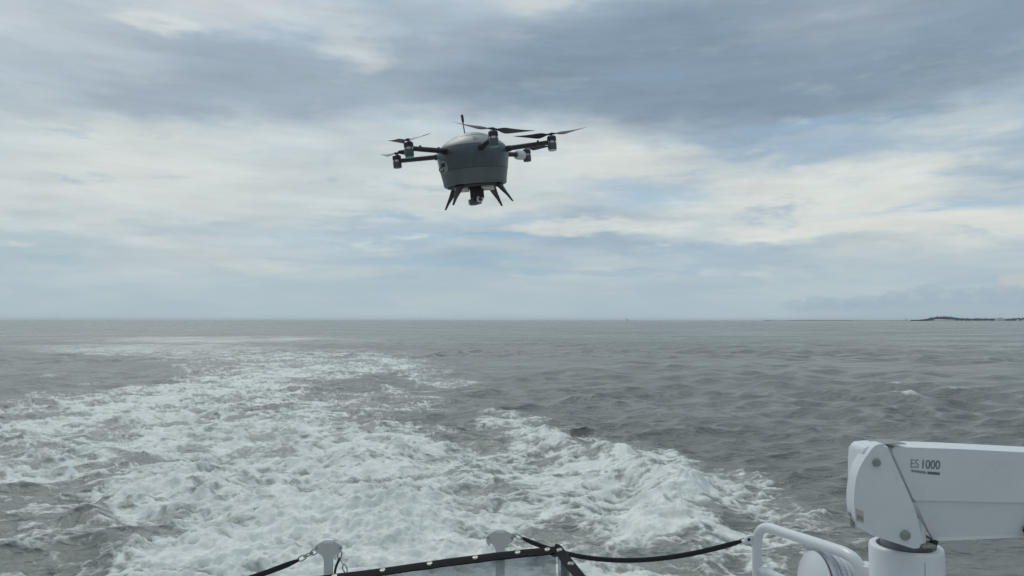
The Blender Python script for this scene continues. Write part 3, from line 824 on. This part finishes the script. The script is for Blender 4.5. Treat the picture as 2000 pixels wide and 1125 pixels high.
    bm = bmesh.new(); cc = P(1089, 1073, 2.335); add_tube(bm, [cc + Vector((-0.014, 0, -0.02)), cc + Vector((-0.006, 0, 0.000)), cc + Vector((0.004, 0, 0.002)), cc + Vector((0.010, 0, -0.012))], [0.011, 0.013, 0.012, 0.009], 12); link('corner_cap', bm, M_strap, t)
windscreen()

# ---------------------------------------------------------------- guard rail on the right
def guard_rail():
    b = P(1478, 1100, 3.2)
    t = thing('guard_rail', 'white tubular guard rail with rounded bend beside the crane', 'guard rail', (0, 0, 0))
    r_ = 0.0205
    post = [(b.x, b.y, DECK_Z + 0.01), (b.x, b.y, DECK_Z + 0.4), P(1478.5, 1085, 3.2), P(1479, 1062, 3.2), P(1480.5, 1047, 3.19), P(1485, 1037, 3.17), P(1493, 1031.5, 3.14), P(1505, 1031.5, 3.10),
            P(1530, 1040, 3.02), P(1580, 1056, 2.86), P(1630, 1072.5, 2.70), P(1650, 1080, 2.64), P(1666, 1090, 2.60), P(1678, 1105, 2.58), P(1686, 1125, 2.57)]
    e = P(1690, 1150, 2.57); post += [e, (e.x, e.y, DECK_Z + 0.01)]
    bm = bmesh.new(); add_tube(bm, spline(post, 8), r_, 18); link('top_tube', bm, M_white, t)
    low = [P(1480, 1112, 3.2), P(1495, 1116, 3.15), P(1530, 1131, 3.02), P(1600, 1162, 2.82), P(1688, 1200, 2.575)]
    bm = bmesh.new(); add_tube(bm, spline(low, 6), 0.0165, 16); link('lower_tube', bm, M_white, t)
    s = 3.2 / F
    o2 = round_poly([(-22, -2), (-14, -9), (0, -8), (2, 6), (-4, 14), (-10, 8), (-20, 5)], 4, 4)
    c = P(1476, 1054, 3.2)
    bm = bmesh.new(); add_prism(bm, [c + Vector((x * s, -0.006, -y * s)) for x, y in o2], [c + Vector((x * s, 0.006, -y * s)) for x, y in o2], 0.002, 2); link('eye_tab', bm, M_white, t)
    bm = bmesh.new(); add_tube(bm, [c + Vector((-14 * s, -0.0075, 1 * s)), c + Vector((-14 * s, 0.0075, 1 * s))], 0.0065, 12); link('eye', bm, M_gap, t)
    for q in ((b.x, b.y), (e.x, e.y)):
        bm = bmesh.new(); add_lathe(bm, [(0.048, 0), (0.048, 0.008), (0.026, 0.02)], 24, Matrix.Translation((q[0], q[1], DECK_Z + 0.001))); link('foot_plate', bm, M_white, t)
guard_rail()

# ---------------------------------------------------------------- hose reel
def hose_reel():
    c = P(1593, 1153, 2.78)
    t = thing('hose_reel', 'white hose reel with round flange and thick coiled hose below the rail', 'hose reel', (c.x, c.y, DECK_Z))
    cz = c.z - DECK_Z
    ax = Vector((-0.99, -0.06, 0.06)).normalized()         # flange faces left and towards the deck
    Q = ax.to_track_quat('Z', 'Y').to_matrix().to_4x4()
    Mx = Matrix.Translation((0, 0, cz)) @ Q
    bm = bmesh.new(); add_lathe(bm, [(0.02, 0.020), (0.135, 0.010), (0.141, 0.005), (0.141, -0.001), (0.135, -0.004)], 56, Mx); link('flange', bm, M_white, t)
    bm = bmesh.new(); add_lathe(bm, [(0.06, -0.13), (0.06, -0.005)], 32, Mx); link('drum', bm, M_white, t)
    rnd = random.Random(3)
    for layer, (r_, n_) in enumerate(((0.090, 7), (0.109, 7), (0.129, 6))):
        pts = []
        for k in range(n_ * 36 + 1):
            a = 2 * math.pi * k / 36; z = -0.018 - 0.019 * (k / 36) - (0.009 if layer == 1 else 0)
            rr = r_ + 0.004 * math.sin(a * 0.37 + layer) + 0.002 * math.sin(a * 1.3)
            pts.append(Mx @ Vector((rr * math.cos(a), rr * math.sin(a), max(z, -0.125))))
        bm = bmesh.new(); add_tube(bm, pts, 0.0098, 10); link('hose', bm, M_hose, t)
    bm = bmesh.new(); add_box(bm, (0, 0, (cz) / 2 - 0.03), (0.05, 0.05, max(0.1, cz - 0.06)), 0.006, 2); link('pedestal', bm, M_white, t)
hose_reel()

# ---------------------------------------------------------------- davit crane
def davit():
    D0 = 2.30; s = D0 / F
    zx = lambda x: 1620 + x * 0.2533
    zy = lambda y: 840 + y * 0.2533
    foot = P(1770, 1100, D0 + 0.12)
    t = thing('davit_crane', 'white davit crane with boxed boom on a round mast at the right edge', 'crane', (foot.x, foot.y, DECK_Z))
    inv = Matrix.Translation((-foot.x, -foot.y, -DECK_Z))
    def add(name, bm, m, parent=t, smooth=35):
        bm.transform(inv); return link(name, bm, m, parent, smooth)
    # mast
    topz = P(1770, 1063, D0 + 0.12).z
    rm = 0.1105
    bm = bmesh.new(); add_lathe(bm, [(rm * 1.02, 0), (rm, topz - DECK_Z - 0.012), (rm - 0.003, topz - DECK_Z - 0.004), (rm - 0.010, topz - DECK_Z), (rm - 0.022, topz - DECK_Z - 0.002), (rm - 0.024, topz - DECK_Z - 0.05)], 72, None, True, True)
    mast = link('mast', bm, M_white, t)
    bm = bmesh.new(); add_box(bm, (0.0, -rm + 0.0015, (topz - DECK_Z) / 2 - 0.01), (0.0018, 0.004, topz - DECK_Z - 0.03)); link('seam', bm, M_bolt, mast)
    bm = bmesh.new(); add_lathe(bm, [(0.17, 0), (0.17, 0.012), (0.13, 0.02)], 48); link('base_flange', bm, M_white, t)
    bm = bmesh.new(); add_lathe(bm, [(0.075, topz - DECK_Z - 0.049), (0.075, topz - DECK_Z + 0.03)], 36); link('slew_ring', bm, M_slew, t)
    Z2 = lambda pts: [(zx(a), zy(b)) for a, b in pts]
    # rounded housing behind the cheek plate
    hous = round_poly(Z2([(262, 132), (355, 120), (432, 118), (470, 300), (640, 700), (680, 870), (560, 870), (400, 830), (300, 760), (262, 600), (250, 330)]), [16, 10, 10, 20, 30, 10, 14, 14, 22, 30, 30], 8)
    add('housing', px_prism(hous, D0 + 0.002, D0 + 0.100, 0.040, 8), M_white)
    # cheek plate, proud of it
    ck = round_poly(Z2([(352, 112), (440, 104), (470, 178), (640, 556), (696, 740), (722, 900), (660, 918), (470, 858), (292, 800), (206, 715), (184, 540), (214, 300)]), [22, 10, 24, 30, 30, 22, 18, 24, 24, 24, 30, 40], 8)
    add('cheek_plate', px_prism(ck, D0 - 0.022, D0 + 0.03, 0.012, 5), M_white)
    # top seam plate
    add('top_cover', px_prism(Z2([(372, 110), (480, 104), (592, 104), (592, 109), (480, 110)]), D0 + 0.03, D0 + 0.12, 0.0, 1), M_bolt)
    for x, y, rw in ((362, 249, 27), (583, 810, 33)):
        c = P(zx(x), zy(y), D0 - 0.022)
        Mx = Matrix.Translation(c) @ Matrix.Rotation(R(90), 4, 'X')
        bm = bmesh.new(); rr = rw * 0.2533 * s * 1.12
        add_lathe(bm, [(rr, -0.002), (rr, 0.005), (rr * 0.88, 0.008), (rr * 0.5, 0.009), (0.0005, 0.009)], 32, Mx, True, True); add('bolt', bm, M_bolt)
    # boom: upper box, recessed lower skirt
    up = round_poly(Z2([(492, 130), (1000, 146), (2900, 240), (2900, 600), (1500, 560), (656, 542), (556, 320), (486, 165)]), [12, 0, 0, 0, 0, 4, 0, 6], 8)
    boom = add('boom', px_prism(up, D0 + 0.036, D0 + 0.165, 0.030, 7), M_white)
    # lower part leans inward: near face built by hand
    add('seam_shade', px_prism(Z2([(470, 160), (540, 160), (700, 560), (640, 560)]), D0 + 0.05, D0 + 0.10), mat('seam_shade_grey', (0.50, 0.51, 0.52), 0.6))  # grey strip painting the shadow line between cheek plate and boom
    bm = bmesh.new(); cols_ = []
    for tx, ty, bx, by in ((655, 530, 800, 852), (900, 536, 1000, 846), (1500, 545, 1440, 826), (2900, 585, 2900, 790)):
        f0, f1 = P(zx(tx), zy(ty), D0 + 0.046), P(zx(bx), zy(by), D0 + 0.072)
        g0, g1 = [Vector((p.x, 2 * (D0 + 0.102) - p.y, p.z)) for p in (f0, f1)]
        cols_.append([bm.verts.new(p) for p in (f0, f1, g1, g0)])
    for p, q in zip(cols_, cols_[1:]):
        for i in range(4): bm.faces.new((p[i], p[(i + 1) % 4], q[(i + 1) % 4], q[i]))
    bm.faces.new(cols_[0]); bm.faces.new(cols_[-1][::-1])
    bmesh.ops.bevel(bm, geom=[e for e in bm.edges if e.calc_face_angle(0) > 0.6], offset=0.006, segments=3, profile=0.5, affect='EDGES')
    add('boom_skirt', bm, M_white, boom)
    # gap piece and pin under the boom heel
    add('heel_block', px_prism(Z2([(700, 690), (742, 760), (748, 872), (706, 884)]), D0 + 0.03, D0 + 0.16, 0.002, 1), M_whitep)
    add('pin', px_prism(round_poly(Z2([(795, 858), (850, 858), (834, 870), (832, 905), (806, 905)]), 2, 2), D0 + 0.05, D0 + 0.15, 0.001, 1), M_rubber)
    add('pin_plate', px_prism(Z2([(690, 884), (828, 892), (828, 910), (720, 916)]), D0 + 0.03, D0 + 0.17, 0.001, 1), M_bolt)
    # sheave at the frame edge
    add('sheave', px_prism(round_poly(Z2([(1541, 755), (1615, 740), (1615, 840), (1545, 835)]), 8, 4), D0 + 0.03, D0 + 0.06, 0.004, 2), M_rubber, boom)
    # winch shackle on the left and the sticker
    c = P(zx(180), zy(655), D0 + 0.02)
    bm = bmesh.new(); r_ = bmesh.ops.create_uvsphere(bm, u_segments=20, v_segments=12, radius=0.013)
    for v in r_['verts']: v.co = Vector((v.co.x * 0.9, v.co.y * 1.3, v.co.z * 1.5)) + c + Vector((-0.006, 0, 0.007))
    kn = add('winch_knob', bm, M_steel)
    bm = bmesh.new(); add_tube(bm, [c + Vector((0.02, 0, -0.004)), c + Vector((-0.004, 0, -0.012)), c + Vector((-0.002, 0, -0.03)), c + Vector((0.004, 0, -0.04))], [0.006, 0.008, 0.007, 0.003], 10); add('hook', bm, M_bolt, kn)
    dst = D0 - 0.0220
    st = add('sticker', px_prism(Z2([(203, 603), (262, 628), (268, 719), (208, 703)]), dst - 0.0012, dst + 0.03, 0.0, 1), M_stick)
    add('print_box', px_prism(Z2([(210, 650), (260, 668), (263, 702), (213, 688)]), dst - 0.0018, dst - 0.001, 0.0, 1), M_stick2, st)
    # lettering on the boom face
    def text(name, body, x, y, hpx, m, bold=0.0, sx=1.0, rot=-3.0):
        cu = bpy.data.curves.new(name, 'FONT'); cu.body = body; cu.size = hpx * s * 1.42; cu.extrude = 0.0004; cu.offset = bold; cu.space_character = 0.98
        o = bpy.data.objects.new(name, cu); col.objects.link(o)
        dg = bpy.context.evaluated_depsgraph_get(); me = bpy.data.meshes.new_from_object(o.evaluated_get(dg)); bpy.data.objects.remove(o)
        me.transform(Matrix.Translation(P(x, y, D0 + 0.036 - 0.0006)) @ Matrix.Rotation(R(90) + PITCH, 4, 'X') @ Matrix.Rotation(R(rot), 4, 'Z') @ Matrix.Diagonal((sx, 1, 1, 1)))
        me.transform(inv); me.materials.append(m)
        o = bpy.data.objects.new(name, me); col.objects.link(o); o.parent = boom
        return o
    text('lettering', 'ES', 1777, 913, 17, M_printl, 0.0, 0.80)
    text('lettering', '1000', 1797.5, 914.5, 17.5, M_print, 0.0003, 0.80)
    dl = D0 + 0.036
    add('print_bar', px_prism(Z2([(630, 305), (746, 319), (746, 339), (632, 322)]), dl - 0.0008, dl + 0.003), M_printl, boom)
    add('print_bar', px_prism(Z2([(756, 319), (852, 327), (852, 348), (756, 340)]), dl - 0.0008, dl + 0.003), M_print, boom)
davit()

# ---------------------------------------------------------------- drone
M_body = mat('drone_shell', (0.074, 0.090, 0.100), 0.38, var=0.06, scale=6, coat=0.1)
M_body2 = mat('drone_skirt', (0.115, 0.130, 0.136), 0.45, var=0.06, scale=6)
M_dome = mat('drone_dome_skylit', (0.27, 0.285, 0.275), 0.45, var=0.05, scale=6)  # paler than the shell: sky light on upward faces put into the colour
M_carbon = mat('carbon_black', (0.022, 0.021, 0.025), 0.42, var=0.2, scale=60)
M_prop = mat('propeller_carbon', (0.028, 0.025, 0.032), 0.5, var=0.2, scale=40)
M_alu = mat('bare_aluminium', (0.50, 0.52, 0.52), 0.35, 0.9, var=0.1, scale=50)
M_plate = mat('pale_plate', (0.60, 0.60, 0.55), 0.5, var=0.08, scale=30)
M_cap = mat('white_plastic', (0.66, 0.68, 0.64), 0.5, var=0.05, scale=30)
def led(name, rgb, st):
    m, t_, b = new_mat(name); b.inputs['Base Color'].default_value = (*rgb, 1); b.inputs['Roughness'].default_value = 0.35
    b.inputs['Emission Color'].default_value = (*rgb, 1); b.inputs['Emission Strength'].default_value = st
    return m
M_led = led('green_lamp', (0.06, 0.18, 0.14), 0.18)
def drone():
    D0 = 6.0; k = D0 / F
    c = P(923, 299, D0)
    t = thing('drone', 'dark grey six rotor drone with domed body hovering above the sea', 'drone', c, (R(5.0), R(-5.0), 0))
    V = lambda x, y, z: Vector((x * k, y * k, z * k))
    def lathe(name, prof, m, parent=t, n=72, M=None, cap=(True, True), smooth=30):
        bm = bmesh.new(); add_lathe(bm, [(a * k, b * k) for a, b in prof], n, M, *cap); return link(name, bm, m, parent, smooth)
    # shell: skirt, body, shoulder, dome
    body = lathe('body', [(66.2, -35), (67.5, -26), (69.3, -14), (70.2, -6), (69.9, 0), (68.2, 5), (65.2, 9.5)], M_body, cap=(True, True))
    lathe('skirt', [(56, -64), (60.2, -63.4), (61.6, -61), (62.4, -54), (65.6, -36.2), (65.8, -35.4), (64.5, -35.2)], M_body2)
    lathe('shoulder', [(64.9, 9.9), (64.4, 10.8), (58.0, 16.8), (50.0, 22.6), (41.0, 27.6), (40.2, 27.9), (39.6, 27.5)], M_dome, cap=(True, True))
    lathe('dome', [(39.2, 28.1), (38.4, 29.0), (34.0, 31.8), (27.0, 35.0), (18.0, 37.6), (9.0, 39.0), (0.3, 39.4)], M_dome)
    lathe('belly', [(55, -64.5), (55, -66.0), (50, -66.5)], M_gap)
    # label patches on the shoulder
    a0 = R(-82)
    for (r0, z0, r1, z1, a, w) in ((44, 25.9, 50, 23.2, -81, 4.5), (53, 21.6, 56, 19.8, -79, 9)):
        bm = bmesh.new(); vs = []
        for i in range(6):
            an = R(a - w / 2 + w * i / 5)
            for r_, z in ((r0, z0), (r1, z1)): vs.append(bm.verts.new(V(r_ * math.cos(an) * 1.004, r_ * math.sin(an) * 1.004, z + 0.25)))
        for i in range(5): bm.faces.new((vs[2 * i], vs[2 * i + 1], vs[2 * i + 3], vs[2 * i + 2]))
        link('shoulder_label', bm, mat('pale_label', (0.24, 0.25, 0.24), 0.5), t)
    # round side port with cable loop, on the left
    an = R(214); rr = 66.5
    pos = V(rr * math.cos(an) * 0.99, rr * math.sin(an) * 0.99, -27)
    nrm = Vector((math.cos(an), math.sin(an), -0.16)).normalized()
    Mx = Matrix.Translation(pos) @ nrm.to_track_quat('Z', 'Y').to_matrix().to_4x4()
    port = lathe('side_port', [(12.5, -3), (12.5, 0.6), (11.2, 1.6), (8, 1.9), (0.2, 1.9)], mat('port_grey', (0.26, 0.28, 0.26), 0.5), n=32, M=Mx)
    bm = bmesh.new(); add_box(bm, (0.5 * k, 4.2 * k, 1.9 * k), (13 * k, 6.5 * k, 1.4 * k), 0.4 * k, 2, Mx); link('socket', bm, M_gap, port)
    bm = bmesh.new(); add_tube(bm, spline([Mx @ V(-6, 2, 2), Mx @ V(-8, -1, 7), Mx @ V(-7.5, -6, 7.5), Mx @ V(-4, -8, 2.5), Mx @ V(0, -3, 2.4)], 6), 0.8 * k, 8); link('cable_loop', bm, M_rubber, port)
    # antenna
    mastt = t
    bm = bmesh.new(); add_tube(bm, [V(-12, 8, 34), V(-13.5, 8, 62)], [1.25 * k, 1.05 * k], 10); ant = link('antenna', bm, M_carbon, t)
    bm = bmesh.new(); add_tube(bm, [V(-13.4, 8, 60), V(-13.6, 8, 63), V(-13.7, 8, 64), V(-14.4, 8, 76.5), V(-14.4, 8, 77)], [1.4 * k, 1.6 * k, 2.5 * k, 2.5 * k, 2.0 * k], 12); link('antenna_tip', bm, M_carbon, ant)
    # knob on the left shoulder edge
    bm = bmesh.new(); r_ = bmesh.ops.create_uvsphere(bm, u_segments=14, v_segments=8, radius=4 * k)
    for v in r_['verts']: v.co += V(-64, -16, 11)
    link('latch', bm, M_rubber, t)
    # arms, motors, propellers
    ra = 158.0; a = 14.0
    specs = [  # angle towards the camera (deg), prop heading, prop tilt (x, y), lamp, white dome
        (a, 12, (0, R(-4)), 'dim', False), (a + 60, -4, (0, R(11.5)), 'on', False), (a + 120, 128, (R(4), R(-5)), 'on', False),
        (a + 180, 124, (0, R(-4)), None, False), (a + 240, 60, (0, 0), None, False), (a + 300, 28, (0, 0), None, True)]
    def blade_mesh(hand):
        bm = bmesh.new()
        secs = [(5, 5.0, 26, 0.9), (9, 6.0, 28, 0.9), (15, 12.0, 30, 1.0), (21, 16.5, 29, 1.0), (27, 17.0, 27, 0.95), (36, 14.5, 23, 0.8), (48, 11.0, 18, 0.65), (60, 7.2, 14, 0.5), (69, 4.0, 11, 0.35), (73.5, 0.9, 10, 0.2)]
        for sg in (1, -1):
            rings = []
            for r_, ch, tw, th in secs:
                z0 = 0.0009 * r_ * r_
                ring = []
                for u, v in ((-0.62, 0), (-0.35, 0.8), (0.0, 1.0), (0.25, 0.7), (0.38, 0), (0.25, -0.15), (0.0, -0.2), (-0.35, -0.15)):
                    y = u * ch; z = v * th
                    cy, sy = math.cos(R(tw)), math.sin(R(tw))
                    ring.append(bm.verts.new(V(sg * r_, hand * sg * (y * cy - z * sy), y * sy + z * cy + z0)))
                rings.append(ring)
            for p, q in zip(rings, rings[1:]):
                for i in range(8): bm.faces.new((p[i], p[(i + 1) % 8], q[(i + 1) % 8], q[i]))
            bm.faces.new(rings[0]); bm.faces.new(rings[-1][::-1])
        add_lathe(bm, [(3.8 * k, -1.6 * k), (4.6 * k, -1.2 * k), (4.6 * k, 1.6 * k), (3.6 * k, 2.4 * k)], 20)
        add_box(bm, (0, 0, 0.3 * k), (15 * k, 4.4 * k, 2.6 * k), 0.5 * k, 2)
        return bm
    prop_me = {}
    for i, (ang, head, tilt, lamp, dome) in enumerate(specs):
        ca, sa = math.cos(R(ang)), -math.sin(R(ang))       # towards the camera is local -Y
        d = Vector((ca, sa, 0))
        lift = 2.5
        bm = bmesh.new()
        p0, p1 = d * 55 * k + V(0, 0, 0.5), d * (ra - 4) * k + V(0, 0, lift)
        add_tube(bm, [p0, p0.lerp(p1, 0.5), p1], [5.1 * k, 4.9 * k, 4.6 * k], 12)
        arm = link('arm', bm, M_carbon, t)
        bm = bmesh.new(); add_tube(bm, [d * 54 * k, d * 77 * k + V(0, 0, 0.4)], [6.3 * k, 6.0 * k], 12); link('collar', bm, M_rubber, arm)
        e = d * (ra - 27) * k + V(0, 0, lift + 5.0)
        bm = bmesh.new(); add_box(bm, e, (4 * k, 4 * k, 3 * k), 0.8 * k, 2); link('clip', bm, M_rubber, arm)
        # motor pod
        pc = d * ra * k
        Mx = Matrix.Translation(pc)
        mot = lathe('motor', [(6.4, -12), (7.9, -11.2), (8.4, -9.8), (8.6, 0.6)], M_body, n=32, M=Mx)
        lathe('stator_ring', [(8.1, 0.6), (8.2, 4.2)], M_alu, mot, 32, Mx, (False, False))
        lathe('bell', [(8.3, 4.2), (8.7, 4.6), (8.7, 11.4), (7.6, 13.2)], M_carbon, mot, 32, Mx)
        lathe('bell_cap', [(7.5, 13.25), (5.6, 14.6), (2.2, 15.0), (2.0, 16.2), (0.2, 16.2)], M_alu, mot, 28, Mx)
        for q in range(5):
            aa = R(72 * q + 20)
            bm = bmesh.new(); add_box(bm, (8.15 * k * math.cos(aa), 8.15 * k * math.sin(aa), 2.4 * k), (1.6 * k, 1.6 * k, 3.7 * k), 0, 1, Mx); link('spacer', bm, M_gap, mot)
        if lamp: lathe('lamp', [(5.0, -14.8), (7.4, -14.0), (7.9, -12.1), (6.3, -11.9)], M_led if lamp == 'on' else M_plate, mot, 28, Mx)
        pr_name = 'propeller'
        if i % 2 not in prop_me:
            o = link(pr_name, blade_mesh(1 if i % 2 == 0 else -1), M_prop, t, 35); prop_me[i % 2] = o.data
        else:
            o = bpy.data.objects.new(pr_name, prop_me[i % 2]); col.objects.link(o); o.parent = t
        o.location = pc + V(0, 0, 17.6); o.rotation_euler = (tilt[0], tilt[1], R(head))
        if dome:
            Mg = Matrix.Translation(d * (ra - 20) * k + V(0, 0, 1.0)) @ d.to_track_quat('Z', 'Y').to_matrix().to_4x4()
            lathe('white_cover', [(6.5, -13), (8.8, -11.5), (9.9, -6), (10.0, 2), (8.8, 8), (6.0, 10.5)], M_cap, t, 28, Mg)
    # landing legs: flat tapering blades splayed outwards
    for ang in (32, 121, 216, 306):
        ca, sa = math.cos(R(ang)), -math.sin(R(ang)); d = Vector((ca, sa, 0)); w = Vector((-sa, ca, 0))
        bm = bmesh.new(); rings = []
        for r_, z, hw, th in ((48, -62.5, 8.6, 6.4), (54, -67.5, 7.8, 5.6), (63, -79, 5.4, 3.8), (72.5, -90, 3.3, 2.4), (81.5, -102, 1.9, 1.5), (82, -103, 1.5, 1.2)):
            o_ = d * r_ * k + Vector((0, 0, z * k))
            rings.append([bm.verts.new(o_ + w * hw * k * u + d * th * k * v) for u, v in ((1, .55), (.55, 1), (-.55, 1), (-1, .55), (-1, -.55), (-.55, -1), (.55, -1), (1, -.55))])
        for p, q in zip(rings, rings[1:]):
            for i in range(8): bm.faces.new((p[i], p[(i + 1) % 8], q[(i + 1) % 8], q[i]))
        bm.faces.new(rings[0]); bm.faces.new(rings[-1][::-1]); link('landing_leg', bm, M_carbon, t, 30)
    # belly plates (finned heat sinks either side of the gimbal)
    for cx, w in ((-27, 26), (24, 24)):
        for j in range(4):
            bm = bmesh.new(); add_box(bm, V(cx, -20 + 16 * j, -69.0 - 0.8 * (j % 2)), (w * k, 11 * k, 4.0 * k), 0.4 * k, 2); link('belly_plate', bm, M_plate, t)
    # camera gimbal
    bm = bmesh.new(); add_box(bm, V(2, 2, -77), (26 * k, 26 * k, 22 * k), 2.0 * k, 3); gim = link('gimbal', bm, M_gap, t)
    bm = bmesh.new(); add_box(bm, V(-8.5, 2, -84), (6.5 * k, 18 * k, 30 * k), 2 * k, 3); link('yoke', bm, M_body, gim)
    bm = bmesh.new(); add_tube(bm, [V(-14, 2, -95), V(-11.5, 2, -95), V(-3, 2, -95), V(9, 2, -94)], [5.6 * k, 6.6 * k, 6.6 * k, 5.2 * k], 24); cm = link('camera_pod', bm, M_body, gim)
    bm = bmesh.new(); add_tube(bm, [V(-16.5, 2, -95), V(-14, 2, -95)], [5.0 * k, 6.0 * k], 24); link('pod_cap', bm, M_alu, cm)
    ld = Vector((0.30, -0.88, -0.38)).normalized()
    Mx = Matrix.Translation(V(6, -5, -89.5)) @ ld.to_track_quat('Z', 'Y').to_matrix().to_4x4()
    lathe('lens_barrel', [(6.2, -8), (7.0, -1), (7.0, 3), (5.4, 4.0)], M_alu, gim, 28, Mx)
    lathe('lens', [(3.6, 4.1), (2.4, 4.9), (0.2, 5.2)], mat('lens_glass', (0.03, 0.035, 0.04), 0.06), gim, 24, Mx)
drone()

# ---------------------------------------------------------------- spray thrown up by the propellers
def spray():
    rnd = random.Random(21); vs = []; fs = []
    plumes = [(640, 1030, 190, 60, 0.30, 1500), (820, 1000, 120, 50, 0.24, 700), (540, 960, 140, 40, 0.18, 500), (1300, 975, 50, 40, 0.26, 700), (1180, 905, 90, 10, 0.16, 300), (1040, 862, 40, 8, 0.14, 150), (240, 1060, 40, 40, 0.14, 250)]
    for cx, cy, rx, ry, hh, n in plumes:
        for _ in range(n):
            px, py = rnd.gauss(cx, rx * 0.6), max(700, rnd.gauss(cy, ry * 0.6))
            Yw = F * H / (py - 625); Xw = (px - 1000) / F * Yw
            z = 0.08 + rnd.expovariate(1 / hh)
            if z > 1.1: continue
            r_ = 0.004 + rnd.random() ** 3 * 0.016
            b = len(vs)
            for d in ((1, 0, 0), (-1, 0, 0), (0, 1, 0), (0, -1, 0), (0, 0, 1), (0, 0, -1)):
                k = r_ * rnd.uniform(0.6, 1.4); vs.append((Xw + d[0] * k, Yw + d[1] * k, z + d[2] * k))
            fs += [(b + i, b + j, b + m) for i, j, m in ((0, 2, 4), (2, 1, 4), (1, 3, 4), (3, 0, 4), (2, 0, 5), (1, 2, 5), (3, 1, 5), (0, 3, 5))]
    me = bpy.data.meshes.new('spray'); me.from_pydata(vs, [], fs); me.materials.append(mat('spray_white', (0.85, 0.86, 0.84), 0.5, var=0.04))
    o = bpy.data.objects.new('spray', me); col.objects.link(o); o['kind'] = 'stuff'; o['label'] = 'white spray droplets flying over the churned wake'
spray()

# ---------------------------------------------------------------- sea haze
def haze():
    bm = bmesh.new(); add_box(bm, (0, 0, 14.5), (42000, 42000, 33.0))
    m = bpy.data.materials.new('haze'); m.use_nodes = True; t = m.node_tree; t.nodes.clear()
    v = N(t, 'ShaderNodeVolumePrincipled'); v.inputs['Color'].default_value = (0.86, 0.92, 0.96, 1); v.inputs['Density'].default_value = 0.00005
    o_ = N(t, 'ShaderNodeOutputMaterial'); t.links.new(v.outputs[0], o_.inputs['Volume'])
    o = link('haze', bm, m, None, 0); o['kind'] = 'stuff'; o['label'] = 'thin pale sea haze'
haze()
